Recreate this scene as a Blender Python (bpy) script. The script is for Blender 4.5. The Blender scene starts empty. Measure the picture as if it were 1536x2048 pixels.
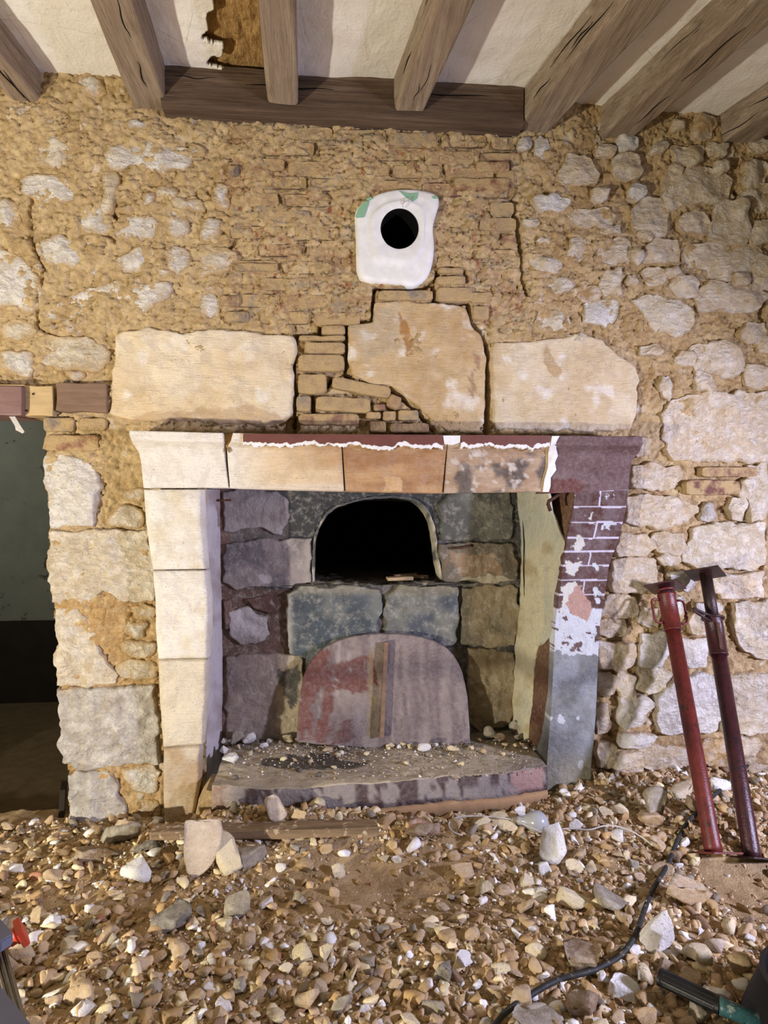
import bpy, bmesh, math, random
import numpy as np
from mathutils import Vector, Matrix

# ---------------------------------------------------------------- camera, light, exposure
SC = bpy.context.scene
COL = SC.collection
F = 1300.0                                  # focal length in pixels of a 1536 x 2048 frame
PSI = math.radians(5.5); TH = math.radians(0.84)
CAM = np.array([0.0, -2.5, 1.15])
RT = np.array([math.cos(PSI), -math.sin(PSI), 0])
FW = np.array([math.sin(PSI)*math.cos(TH), math.cos(PSI)*math.cos(TH), -math.sin(TH)])
UP = np.cross(RT, FW)
cd = bpy.data.cameras.new('camera'); cam = bpy.data.objects.new('camera', cd); COL.objects.link(cam)
cd.sensor_fit = 'HORIZONTAL'; cd.sensor_width = 36.0; cd.lens = F/1536*36.0; cd.clip_start = .05
cam.matrix_world = Matrix(((RT[0], UP[0], -FW[0], CAM[0]), (RT[1], UP[1], -FW[1], CAM[1]), (RT[2], UP[2], -FW[2], CAM[2]), (0, 0, 0, 1)))
SC.camera = cam
SC.view_settings.view_transform = 'Standard'; SC.view_settings.look = 'None'
SC.view_settings.gamma = 1.0; SC.view_settings.use_curve_mapping = False
SC.view_settings.exposure = 0.35

W = bpy.data.worlds.new('world'); SC.world = W; W.use_nodes = True
W.node_tree.nodes['Background'].inputs[0].default_value = (0.86, 0.83, 0.80, 1)
W.node_tree.nodes['Background'].inputs[1].default_value = 0.10

def lamp(name, kind, loc, target, power, color, size):
    l = bpy.data.lights.new(name, kind); l.energy = power; l.color = color
    if kind == 'AREA': l.shape = 'DISK'; l.size = size; l.spread = math.radians(120)
    else: l.shadow_soft_size = size
    if kind == 'SPOT': l.spot_size = math.radians(88); l.spot_blend = .75
    o = bpy.data.objects.new(name, l); COL.objects.link(o); o.location = loc
    o.rotation_euler = (Vector(target)-Vector(loc)).to_track_quat('-Z', 'Y').to_euler()
    return o
# warm work lamp standing low on the left, cool lamp on the right
lamp('work_lamp_warm', 'POINT', (-2.45, -2.45, 0.32), (0.2, 0, 1.0), 330, (1.0, 0.935, 0.80), 0.05)
lamp('work_lamp_cool', 'SPOT', (2.75, -1.95, 1.05), (0.35, 0.0, 0.62), 310, (0.69, 0.69, 1.0), 0.10)
lamp('side_room_fill', 'AREA', (-2.6, 0.75, 2.3), (-1.9, 1.5, 0.6), 3.4, (1.0, 1.0, 0.94), 0.4)  # added fill that brightens the dark side room; no known source there

# ---------------------------------------------------------------- pixel <-> place
def rays(px, py):
    px = np.asarray(px, float); py = np.asarray(py, float)
    return FW + ((px-768)/F)[..., None]*RT - ((py-1024)/F)[..., None]*UP
def at(px, py, Y=0.0):
    d = rays(px, py); return CAM + d*((np.asarray(Y, float)-CAM[1])/d[..., 1])[..., None]
def atz(px, py, z):
    d = rays(px, py); return CAM + d*((np.asarray(z, float)-CAM[2])/d[..., 2])[..., None]
def proj(P):
    q = np.asarray(P) - CAM; z = q@FW
    return 768+F*(q@RT)/z, 1024-F*(q@UP)/z

# ---------------------------------------------------------------- noise
def _h(i, j, k, s):
    n = (i*374761393 + j*668265263 + k*2147483647 + s*1274126177) & 0xFFFFFFFF
    n = ((n ^ (n >> 13))*1274126177) & 0xFFFFFFFF
    n = ((n ^ (n >> 16))*2246822519) & 0xFFFFFFFF
    return ((n ^ (n >> 15)) & 0xFFFFFF)/float(0xFFFFFF)*2-1
def vnoise(P, s=0):
    I = np.floor(P).astype(np.int64); f = P-I; f = f*f*f*(f*(f*6-15)+10)
    r = 0
    for a in (0, 1):
        wa = f[..., 0] if a else 1-f[..., 0]
        for b in (0, 1):
            wb = f[..., 1] if b else 1-f[..., 1]
            for c in (0, 1):
                wc = f[..., 2] if c else 1-f[..., 2]
                r = r + wa*wb*wc*_h(I[..., 0]+a, I[..., 1]+b, I[..., 2]+c, s)
    return r
_ROT = np.array([[0.0, 0.8, 0.6], [-0.8, 0.36, -0.48], [-0.6, -0.48, 0.64]])
def fbm(P, scale=1.0, octv=4, seed=0, gain=0.5):
    q = np.asarray(P, float)*scale + seed*7.31; r = 0; a = 1.0; t = 0
    for o in range(octv):
        r = r + a*vnoise(q, seed+o); t += a; a *= gain; q = (q@_ROT.T)*2.03
    return r/t*1.6
def p3(px, py): return np.stack([np.asarray(px, float), np.asarray(py, float), np.zeros_like(np.asarray(px, float))], -1)
def sst(x, a, b):
    t = np.clip((np.asarray(x, float)-a)/(b-a), 0, 1); return t*t*(3-2*t)
def inpoly(px, py, pts):
    r = np.zeros(np.shape(px), bool); n = len(pts)
    for i in range(n):
        x1, y1 = pts[i]; x2, y2 = pts[(i+1) % n]
        if y1 == y2: continue
        c = ((y1 > py) != (y2 > py)) & (px < (x2-x1)*(py-y1)/(y2-y1)+x1)
        r ^= c
    return r
def pm(px, py, pts, amp=6, sc=.05, seed=1):           # ragged-edged mask of an outline
    q = p3(px, py)
    return inpoly(px+amp*fbm(q, sc, 3, seed), py+amp*fbm(q, sc, 3, seed+9), pts).astype(float)
def segd(px, py, pts):                                # distance to a polyline
    d = np.full(np.shape(px), 1e9)
    for (x1, y1), (x2, y2) in zip(pts[:-1], pts[1:]):
        vx, vy = x2-x1, y2-y1; L = vx*vx+vy*vy+1e-9
        t = np.clip(((px-x1)*vx+(py-y1)*vy)/L, 0, 1)
        d = np.minimum(d, np.hypot(px-x1-t*vx, py-y1-t*vy))
    return d
def c(r, g, b):
    v = np.array([r, g, b])/255.0
    return np.where(v <= .04045, v/12.92, ((v+.055)/1.055)**2.4)
def mixc(A, B, m): return A*(1-m[..., None]) + np.asarray(B)*m[..., None]

# ---------------------------------------------------------------- materials
class G:
    def __init__(s, name):
        s.m = bpy.data.materials.new(name); s.m.use_nodes = True; s.t = s.m.node_tree
        s.b = s.t.nodes['Principled BSDF']; s.b.inputs['Roughness'].default_value = .85
        s.b.inputs['Specular IOR Level'].default_value = .25
        s.co = None
    def n(s, typ, ins=(), **kw):
        x = s.t.nodes.new(typ)
        for k, v in kw.items(): setattr(x, k, v)
        for k, v in (ins.items() if isinstance(ins, dict) else enumerate(ins)):
            if v is None: continue
            if isinstance(v, bpy.types.NodeSocket): s.t.links.new(v, x.inputs[k])
            else: x.inputs[k].default_value = v
        return x
    def pos(s, scale=(1, 1, 1)):
        if s.co is None: s.co = s.n('ShaderNodeTexCoord').outputs['Object']
        if tuple(scale) == (1, 1, 1): return s.co
        return s.n('ShaderNodeVectorMath', [s.co, scale], operation='MULTIPLY').outputs[0]
    def noise(s, sc, det=4, ro=.55, stretch=(1, 1, 1), dist=0):
        return s.n('ShaderNodeTexNoise', {'Vector': s.pos(stretch), 'Scale': sc, 'Detail': det, 'Roughness': ro, 'Distortion': dist}).outputs['Fac']
    def vor(s, sc, feat='F1', stretch=(1, 1, 1)):
        return s.n('ShaderNodeTexVoronoi', {'Vector': s.pos(stretch), 'Scale': sc}, feature=feat).outputs['Distance']
    def ridge(s, sc, det=5, stretch=(1, 1, 1)):         # crumbly, cracked relief
        return s.n('ShaderNodeTexNoise', {'Vector': s.pos(stretch), 'Scale': sc, 'Detail': det, 'Roughness': .6, 'Offset': 1.0, 'Gain': 2.0}, noise_type='RIDGED_MULTIFRACTAL').outputs['Fac']
    def ramp(s, f, a, b):
        return s.n('ShaderNodeMapRange', [f, a, b, 0., 1.]).outputs[0]
    def math(s, op, a, b=None, cl=False):
        return s.n('ShaderNodeMath', [a, b], operation=op, use_clamp=cl).outputs[0]
    def mix(s, f, a, b, bt='MIX'):
        x = s.t.nodes.new('ShaderNodeMix'); x.data_type = 'RGBA'; x.blend_type = bt
        for k, v in ((0, f), (6, a), (7, b)):
            if isinstance(v, bpy.types.NodeSocket): s.t.links.new(v, x.inputs[k])
            elif k: x.inputs[k].default_value = (*[float(q) for q in v], 1)
            else: x.inputs[k].default_value = v
        return x.outputs[2]
    def attr(s, name, out='Color'): return s.n('ShaderNodeAttribute', attribute_name=name).outputs[out]
    def ocol(s): return s.n('ShaderNodeObjectInfo').outputs['Color']
    def fin(s, col, height=None, strength=.5, dist=.004, rough=None, spec=None, metal=None):
        if isinstance(col, bpy.types.NodeSocket): s.t.links.new(col, s.b.inputs['Base Color'])
        else: s.b.inputs['Base Color'].default_value = (*[float(q) for q in col], 1)
        if height is not None:
            s.t.links.new(s.n('ShaderNodeBump', {'Height': height, 'Strength': strength, 'Distance': dist}).outputs[0], s.b.inputs['Normal'])
        if rough is not None:
            if isinstance(rough, bpy.types.NodeSocket): s.t.links.new(rough, s.b.inputs['Roughness'])
            else: s.b.inputs['Roughness'].default_value = rough
        if spec is not None: s.b.inputs['Specular IOR Level'].default_value = spec
        if metal is not None: s.b.inputs['Metallic'].default_value = metal
        return s.m
M = {}
def mk_mats():
    g = G('clay_mortar')
    base = g.mix(g.ramp(g.noise(7, 5, .6), .32, .68), c(184, 154, 105), c(219, 194, 148))
    base = g.mix(g.ramp(g.noise(34, 5, .65), .46, .74), base, c(228, 202, 154))
    base = g.mix(g.ramp(g.noise(90, 3, .6), .64, .76), base, c(150, 116, 74))
    a = g.attr('Col')
    base = g.mix(g.math('MULTIPLY', g.attr('Tint', 'Fac'), g.ramp(g.noise(55, 4, .7), .35, .6)), base, a)
    rd = g.ridge(26, 6); pit = g.ramp(g.noise(130, 4, .7), .36, .28)
    base = g.mix(g.math('MULTIPLY', g.ramp(rd, 1.25, 1.8), .22), base, c(134, 100, 62))
    base = g.mix(g.math('MULTIPLY', pit, .5), base, c(104, 76, 46))
    hgt = g.math('ADD', g.noise(60, 7, .75), g.math('MULTIPLY', g.noise(260, 3, .6), .45))
    hgt = g.math('SUBTRACT', hgt, g.math('MULTIPLY', g.ramp(rd, 1.0, 1.8), .25))
    hgt = g.math('SUBTRACT', hgt, g.math('MULTIPLY', pit, .2))
    M['mortar'] = g.fin(base, hgt, .75, .011)

    g = G('rubble_limestone')
    core = g.attr('core', 'Fac'); tint = g.ocol()
    n1 = g.noise(22, 5, .62); n2 = g.noise(9, 4, .6, dist=.6); n3 = g.noise(60, 4, .7)
    col = g.mix(g.ramp(n1, .38, .66), tint, g.mix(.65, tint, c(252, 246, 234)))
    smear = g.math('ADD', g.math('MULTIPLY', core, .55), g.math('MULTIPLY', n2, .9))
    col = g.mix(g.ramp(smear, .82, .56), col, g.mix(n3, c(200, 166, 112), c(226, 196, 146)))
    col = g.mix(g.math('MULTIPLY', g.ramp(g.noise(150, 2), .66, .72), .6), col, c(110, 92, 70))
    col = g.mix(g.math('MULTIPLY', g.ramp(g.noise(5, 3, .6), .55, .72), .35), col, c(186, 166, 138))
    rd = g.ridge(17, 6, (1, 1, 1.5)); col = g.mix(g.math('MULTIPLY', g.ramp(rd, 1.3, 1.85), .28), col, c(146, 122, 92))
    hgt = g.math('ADD', g.noise(45, 8, .74), g.math('MULTIPLY', g.ramp(rd, .8, 1.8), -.45))
    hgt = g.math('ADD', hgt, g.math('MULTIPLY', g.vor(48, 'F1', (1, 1, 1.4)), .35))
    M['stone'] = g.fin(col, hgt, 1.0, .013)

    g = G('dressed_limestone')                 # colour painted per vertex, fine tool marks
    col = g.attr('Col')
    col = g.mix(g.math('MULTIPLY', g.ramp(g.noise(30, 5, .65), .40, .75), .35), col, g.mix(.5, col, c(248, 240, 224)))
    col = g.mix(g.math('MULTIPLY', g.ramp(g.noise(12, 5, .7), .54, .70), .18), col, g.mix(.6, col, c(160, 124, 78)))
    col = g.mix(g.math('MULTIPLY', g.ramp(g.noise(170, 2), .67, .72), .55), col, c(96, 78, 60))
    tool = g.noise(150, 4, .65, (.16, 1, 1.3), .5); rd = g.ridge(9, 6)
    col = g.mix(g.math('MULTIPLY', g.ramp(tool, .56, .70), .22), col, g.mix(.5, col, c(140, 112, 80)))
    col = g.mix(g.math('MULTIPLY', g.ramp(rd, 1.4, 1.85), .14), col, c(130, 106, 80))
    hgt = g.math('ADD', g.noise(36, 8, .68), g.math('MULTIPLY', tool, .8))
    hgt = g.math('SUBTRACT', hgt, g.math('MULTIPLY', g.ramp(rd, 1.1, 1.8), .3))
    M['dressed'] = g.fin(col, hgt, .8, .008)

    g = G('painted_masonry')                   # colour painted per vertex, grime only
    col = g.attr('Col')
    col = g.mix(g.math('MULTIPLY', g.ramp(g.noise(60, 5, .7), .42, .70), .35), col, g.mix(.5, col, c(205, 200, 192)))
    col = g.mix(g.math('MULTIPLY', g.ramp(g.noise(22, 5, .7), .52, .72), .40), col, g.mix(.6, col, c(30, 26, 22)))
    col = g.mix(g.math('MULTIPLY', g.ramp(g.noise(200, 2), .66, .71), .5), col, c(60, 50, 42))
    hgt = g.math('ADD', g.noise(50, 6, .65), g.math('MULTIPLY', g.noise(190, 3), .3))
    M['paint'] = g.fin(col, hgt, .9, .010, rough=.7)

    g = G('sooty_stone')
    col = g.attr('Col'); n8 = g.noise(34, 8, .75)
    col = g.mix(g.math('MULTIPLY', g.ramp(g.noise(7, 5, .65), .44, .70), .38), col, g.mix(.7, col, c(44, 44, 44)))
    col = g.mix(g.math('MULTIPLY', g.ramp(n8, .50, .66), .60), col, g.mix(.7, col, c(222, 216, 200)))
    col = g.mix(g.math('MULTIPLY', g.ramp(g.noise(24, 6, .7, (1, 1, .25)), .56, .70), .45), col, c(52, 50, 48))
    rd = g.ridge(14, 6); hgt = g.math('ADD', g.noise(42, 8, .74), g.math('MULTIPLY', g.ramp(rd, .9, 1.8), -.35))
    M['sooty'] = g.fin(col, hgt, 1.0, .013)

    g = G('brick_clay')
    col = g.mix(g.ramp(g.noise(40, 5, .7), .35, .7), g.ocol(), g.mix(.5, g.ocol(), c(120, 84, 66)))
    col = g.mix(g.ramp(g.noise(18, 4, .6), .38, .54), col, c(208, 178, 128))
    M['brick'] = g.fin(col, g.math('ADD', g.noise(60, 7, .75), g.math('MULTIPLY', g.ridge(30, 5), -.2)), 1.0, .012)

    for key, dk, lt, ax in (('oak', (122, 104, 84), (182, 165, 142), (1, .045, 1)), ('oak_x', (70, 54, 42), (126, 106, 86), (.045, 1, 1))):
        g = G('old_oak' if key == 'oak' else 'dark_oak'); wd = tuple(1 if v == 1 else .12 for v in ax); fn = tuple(1 if v == 1 else .03 for v in ax)
        gr = g.noise(60, 7, .72, ax, .8); gr2 = g.noise(9, 4, .6, wd); fl = g.noise(300, 4, .65, fn); kn = g.noise(4, 4, .6)
        col = g.mix(g.ramp(gr, .34, .66), c(*dk), c(*lt))
        col = g.mix(g.math('MULTIPLY', g.ramp(gr2, .45, .7), .6), col, g.ocol())
        col = g.mix(g.math('MULTIPLY', g.ramp(kn, .55, .75), .35), col, c(96, 76, 58))
        col = g.mix(g.math('MULTIPLY', g.ramp(fl, .58, .68), .6), col, c(66, 52, 40))
        M[key] = g.fin(col, g.math('ADD', gr, g.math('MULTIPLY', fl, .6)), .75, .007)

    g = G('ceiling_plaster')
    col = g.mix(g.ramp(g.noise(5, 5, .6), .35, .7), c(226, 221, 210), c(242, 239, 231))
    col = g.mix(g.math('MULTIPLY', g.ramp(g.noise(26, 5, .7), .62, .72), .5), col, c(178, 162, 134))
    crk = g.ramp(g.vor(3.2, 'DISTANCE_TO_EDGE'), .004, .0); col = g.mix(g.math('MULTIPLY', g.math('MULTIPLY', crk, g.ramp(g.noise(5, 2), .5, .6)), .6), col, c(120, 100, 76))
    hgt = g.math('ADD', g.noise(16, 6, .6, (1, .4, 1), .6), g.math('MULTIPLY', g.noise(90, 4, .6), .3))
    M['plaster'] = g.fin(col, hgt, .6, .012)

    g = G('ceiling_daub')
    col = g.mix(g.ramp(g.noise(60, 5, .7, (1, .3, 1)), .35, .7), c(150, 112, 62), c(205, 168, 110))
    M['daub'] = g.fin(col, g.math('ADD', g.noise(90, 5, .7, (1, .25, 1)), g.noise(30, 4)), 1.0, .014)

    g = G('white_plaster')
    col = g.mix(g.ramp(g.noise(20, 5, .6), .4, .7), c(226, 225, 220), c(242, 241, 238))
    M['white'] = g.fin(col, g.noise(50, 5, .6), .25, .004, rough=.6)

    g = G('attr_rough')
    col = g.attr('Col')
    col = g.mix(g.math('MULTIPLY', g.ramp(g.noise(70, 4, .7), .5, .72), .45), col, g.mix(.6, col, c(150, 112, 66)))
    M['rubble'] = g.fin(col, g.noise(150, 4, .7), .5, .004)

    g = G('loose_stone')
    col = g.mix(g.ramp(g.noise(35, 5, .65), .40, .68), g.ocol(), g.mix(.45, g.ocol(), c(240, 230, 210)))
    col = g.mix(g.math('MULTIPLY', g.ramp(g.noise(16, 4, .65), .5, .68), .55), col, g.mix(.5, g.ocol(), c(150, 110, 64)))
    col = g.mix(g.math('MULTIPLY', g.ramp(g.noise(190, 2), .65, .71), .6), col, c(100, 80, 56))
    M['loose'] = g.fin(col, g.math('ADD', g.noise(60, 7, .72), g.math('MULTIPLY', g.noise(220, 3), .35)), .9, .008)

    g = G('trodden_earth')
    col = g.mix(g.ramp(g.noise(9, 5, .62), .34, .68), c(156, 128, 90), c(196, 168, 124))
    col = g.mix(g.ramp(g.noise(110, 4, .7), .55, .72), col, c(204, 182, 146))
    col = g.mix(g.ramp(g.noise(240, 3, .6), .64, .70), col, c(96, 72, 46))
    M['earth'] = g.fin(col, g.math('ADD', g.noise(60, 6, .7), g.math('MULTIPLY', g.noise(260, 3), .5)), .8, .010)

    def plain(key, rgb, rough=.6, spec=.3, metal=0., var=.25, sc=30, rust=None, hs=.2, stretch=(1, 1, 1)):
        g = G(key); n = g.noise(sc, 5, .65, stretch)
        col = g.mix(g.math('MULTIPLY', g.ramp(n, .35, .7), var*2), c(*rgb), c(*[v*.55 for v in rgb]))
        if rust: col = g.mix(g.ramp(g.noise(sc*.7, 5, .7), .58, .62), col, c(*rust))
        M[key] = g.fin(col, g.noise(sc*4, 4, .6, stretch), hs, .003, rough, spec, metal)
    plain('red_paint', (116, 46, 38), .38, .5, 0, .3, 40, (52, 36, 30), .4)
    plain('dark_red_paint', (72, 34, 38), .32, .55, 0, .35, 40, (42, 30, 32), .5)
    plain('dark_steel', (58, 40, 38), .45, .5, .3, .3, 40, (84, 46, 34), .4)
    plain('rust_iron', (86, 58, 42), .75, .3, .2, .3, 60, (120, 74, 44), .5)
    plain('black_rubber', (17, 17, 18), .45, .45, 0, .15, 60)
    plain('teal_paint', (58, 104, 108), .4, .5, 0, .3, 50, (150, 160, 152), .3)
    plain('grey_metal', (118, 122, 142), .5, .4, .1, .08, 14)
    plain('orange_plastic', (206, 78, 50), .45, .45, 0, .1, 30)
    plain('cable_black', (48, 50, 48), .6, .35, 0, .2, 90, (120, 104, 80))
    plain('cable_white', (206, 200, 190), .6, .3, 0, .15, 70)
    plain('maroon_gloss', (132, 100, 94), .5, .4, 0, .15, 18)
    plain('pale_wood', (200, 174, 128), .75, .2, 0, .2, 40, None, .4, (.15, 1, 1))
    plain('brown_wood', (138, 112, 92), .8, .2, 0, .25, 40, None, .6, (.12, 1, 1))
    plain('weathered_wood', (146, 122, 94), .85, .2, 0, .35, 46, (184, 166, 138), .8, (.08, 1, 1))
    plain('grooved_wood', (146, 136, 118), .8, .2, 0, .2, 40, None, .4, (1, .1, 1))
    plain('far_wall', (150, 154, 142), .85, .2, 0, .12, 8, (86, 84, 80))
    plain('far_dado', (52, 46, 40), .9, .2, 0, .2, 10)
    plain('far_floor', (92, 76, 52), .9, .2, 0, .25, 18)
    plain('soot', (18, 17, 16), .95, .1, 0, .2, 12)
    plain('ash', (88, 84, 74), .95, .1, 0, .3, 40)
    plain('brown_paint', (116, 72, 62), .45, .4, 0, .15, 24)
    plain('green_paint', (142, 186, 152), .6, .3, 0, .1, 20)
    plain('metal_bright', (190, 180, 150), .35, .5, .8, .15, 60)
    g = G('frosted_glass'); M['bulb'] = g.fin(c(206, 208, 212), None, rough=.25, spec=.5)
    g.b.inputs['Transmission Weight'].default_value = .35
mk_mats()

# ---------------------------------------------------------------- mesh helpers
def add_attr(me, name, vals):
    vals = np.asarray(vals, np.float32)
    if vals.ndim == 2:
        a = me.attributes.new(name, 'FLOAT_COLOR', 'POINT')
        v = np.ones((len(vals), 4), np.float32); v[:, :3] = vals; a.data.foreach_set('color', v.ravel())
    else:
        a = me.attributes.new(name, 'FLOAT', 'POINT'); a.data.foreach_set('value', vals)
def mesh(name, V, faces, smooth=True):
    V = np.ascontiguousarray(V, np.float32); me = bpy.data.meshes.new(name)
    if isinstance(faces, np.ndarray):
        n, k = faces.shape
        me.vertices.add(len(V)); me.vertices.foreach_set('co', V.ravel())
        me.loops.add(n*k); me.loops.foreach_set('vertex_index', faces.astype(np.int32).ravel())
        me.polygons.add(n); me.polygons.foreach_set('loop_start', np.arange(0, n*k, k, dtype=np.int32))
        me.update(calc_edges=True)
    else:
        me.from_pydata(V.tolist(), [], [list(map(int, f)) for f in faces])
    if smooth: me.polygons.foreach_set('use_smooth', np.ones(len(me.polygons), bool))
    me.update(); return me
def obj(name, me, mat=None, parent=None, color=None):
    o = bpy.data.objects.new(name, me); COL.objects.link(o)
    if mat is not None: me.materials.append(M[mat] if isinstance(mat, str) else mat)
    if parent is not None: o.parent = parent
    if color is not None: o.color = (*[float(v) for v in color], 1)
    return o
def empty(name, loc=(0, 0, 0)):
    o = bpy.data.objects.new(name, None); COL.objects.link(o); o.location = [float(v) for v in loc]; o.empty_display_size = .05
    return o
def tag(o, label=None, cat=None, group=None, kind=None):
    if label: o['label'] = label
    if cat: o['category'] = cat
    if group: o['group'] = group
    if kind: o['kind'] = kind
    return o
def rebase(o, loc):                                  # keep the place, move the origin
    loc = Vector([float(v) for v in loc]); o.data.transform(Matrix.Translation(-loc)); o.location = loc; return o
def gridfaces(nu, nv, off=0):
    i = np.arange(nv-1)[:, None]*nu + np.arange(nu-1)[None]
    return np.stack([i, i+1, i+nu+1, i+nu], -1).reshape(-1, 4)+off
def fixn(me):
    bm = bmesh.new(); bm.from_mesh(me); bmesh.ops.recalc_face_normals(bm, faces=bm.faces); bm.to_mesh(me); bm.free(); me.update()
def resample(pts, n, closed=True):
    P = np.asarray(pts, float)
    if closed: P = np.vstack([P, P[:1]])
    d = np.r_[0, np.cumsum(np.hypot(*np.diff(P, axis=0).T))]
    t = np.linspace(0, d[-1], n, endpoint=not closed)
    return np.stack([np.interp(t, d, P[:, k]) for k in range(2)], -1)
def chaikin(P, closed=True):
    P = np.asarray(P, float); Q = np.roll(P, -1, 0)
    return np.stack([.75*P+.25*Q, .25*P+.75*Q], 1).reshape(-1, 2)
def ell(cx, cy, w, h, seed=0, e=2.6, n=40):
    rs = np.random.RandomState(seed+900); m = rs.randint(6, 10); t = np.sort((np.arange(m)+rs.uniform(-.32, .32, m))/m*2*np.pi)
    x = np.sign(np.cos(t))*abs(np.cos(t))**.62; y = np.sign(np.sin(t))*abs(np.sin(t))**.62; r = rs.uniform(.80, 1.10, m)
    Q = np.stack([cx+x*r*w/2, cy+y*r*h/2], -1)
    return Q if cx > 1000 else chaikin(Q)
def patch(name, outline, Y=0.0, p=.012, dome=.4, rough=.006, edge=.012, back=.05, res=.012, mat='stone', parent=None,
          color=None, paint=None, seed=0, wob=.004, Yf=None, sub=1, facet=0., corelo=0.):
    """a stone or slab: outline in picture pixels laid on the plane Y, domed face towards the room, sides going back"""
    P = np.asarray(outline, float)
    for _ in range(sub): P = chaikin(P)
    per0 = at(P[:, 0], P[:, 1], Y)[:, [0, 2]]
    L = np.hypot(*(per0-np.roll(per0, 1, 0)).T).sum()
    n = int(np.clip(L/res, 20, 150))
    Q = resample(P, n); w = at(Q[:, 0], Q[:, 1], Y)[:, [0, 2]]
    cen = w.mean(0); D = w-cen; R = np.hypot(*D.T)+1e-6
    w3 = np.c_[w[:, 0], np.zeros(n), w[:, 1]]
    R2 = R+wob*fbm(w3, 22, 3, seed+3)*2; D = D/R[:, None]*R2[:, None]; R = R2
    ni = int(np.clip(R.mean()/res, 3, 22))
    ins = [edge*1.6, edge, edge*.55, edge*.22, 0.0]
    rings = []; hs = []; cores = []
    rin = np.clip(1-edge*1.6/R, .3, 1)
    for k in range(1, ni): 
        f = k/ni; rings.append(rin*f); hs.append(np.full(n, p*(1+dome*(1-f*f)))); cores.append(np.full(n, 1-.4*f**3))
    for e, hh, cc in zip(ins, (1, .92, .68, .3, -.35), (.6, .5, .35, .15, 0)):
        rings.append(np.clip(1-e/R, .3, 1)); hs.append(np.full(n, p*hh)); cores.append(np.full(n, cc))
    rings = np.array(rings); hs = np.array(hs); cores = np.array(cores)
    XZ = cen+D[None]*rings[..., None]
    V = np.stack([XZ[..., 0], -hs, XZ[..., 1]], -1).reshape(-1, 3)
    V = np.vstack([[cen[0], -p*(1+dome), cen[1]], V]); core = np.r_[1., cores.ravel()]
    base = V*[1, 0, 1]
    V[:, 1] -= (rough*fbm(base, 16, 3, seed)+rough*.4*fbm(base, 38, 2, seed+5))*np.clip(core*2, .2, 1)
    if facet:                                         # broken, slabby faces
        rs = np.random.RandomState(seed+31); R0 = R.mean(); fh = np.full(len(V), 1e9)
        for _ in range(5):
            a, b2 = rs.normal(size=2)*facet; ox, oz = rs.uniform(-.5, .5, 2)*R0
            fh = np.minimum(fh, (V[:, 0]-cen[0]-ox)*a+(V[:, 2]-cen[1]-oz)*b2)
        V[:, 1] -= np.clip(fh, -.02, .006)*np.clip(core*1.6, 0, 1)
    nb = len(rings)
    bk = V[-n:].copy(); bk[:, 1] = back; V = np.vstack([V, bk]); core = np.r_[core, np.zeros(n)]
    fc = [(0, 1+i, 1+(i+1) % n) for i in range(n)]
    for r in range(nb):
        a = 1+r*n
        fc += [(a+i, a+n+i, a+n+(i+1) % n, a+(i+1) % n) for i in range(n)]
    if Yf is not None: V[:, 1] += Yf(V)
    else: V[:, 1] += Y
    me = mesh(name, V, fc)
    add_attr(me, 'core', corelo+(1-corelo)*core)
    if paint is not None:
        x, y = proj(V); add_attr(me, 'Col', paint(x, y, V))
    return obj(name, me, mat, parent, color)
def ruled(name, Lp, Rp, nu, nv, Yl, Yr=None, rough=0., mat='dressed', parent=None, paint=None, back=None, seed=0, prof=None, smooth=True, keep=None):
    """a face between two picture polylines (given from top to bottom); Yl / Yr are depths at left and right; sides go back"""
    Lp = np.asarray(Lp, float); Rp = np.asarray(Rp, float); Yr = Yl if Yr is None else Yr
    v = np.linspace(0, 1, nv)
    Ls = resample(Lp, nv, False); Rs = resample(Rp, nv, False)
    u = np.linspace(0, 1, nu)
    X = Ls[:, None]*(1-u)[None, :, None]+Rs[:, None]*u[None, :, None]
    fy = lambda a: np.interp(v, np.linspace(0, 1, len(a)), a) if np.ndim(a) else np.full(nv, a)
    Y = fy(Yl)[:, None]*(1-u)[None]+fy(Yr)[:, None]*u[None]
    if prof is not None: Y = Y+prof(u[None, :], v[:, None])
    V = at(X[..., 0], X[..., 1], Y).reshape(-1, 3)
    if rough:
        b = V.copy(); V[:, 1] -= rough*fbm(b, 14, 3, seed)+rough*.5*fbm(b, 60, 3, seed+3)
    fc = gridfaces(nu, nv)
    if back is not None:
        idx = np.arange(nu*nv).reshape(nv, nu)
        loop = np.r_[idx[0, :-1], idx[:-1, -1], idx[-1, :0:-1], idx[:0:-1, 0]]
        bk = V[loop].copy(); bk[:, 1] = back; o = len(V); V = np.vstack([V, bk]); m = len(loop); j = np.arange(m)
        fc = np.vstack([fc, np.stack([loop[j], o+j, o+(j+1) % m, loop[(j+1) % m]], -1)])
    me = mesh(name, V, fc, smooth); fixn(me)
    if paint is not None:
        x, y = proj(V); add_attr(me, 'Col', paint(x, y, V))
    add_attr(me, 'core', np.ones(len(V)))
    return obj(name, me, mat, parent)
def frame(d):
    d = np.asarray(d, float); d = d/np.linalg.norm(d)
    a = np.array([0, 0, 1.]) if abs(d[2]) < .9 else np.array([1., 0, 0])
    x = np.cross(a, d); x /= np.linalg.norm(x); return x, np.cross(d, x), d
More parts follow.
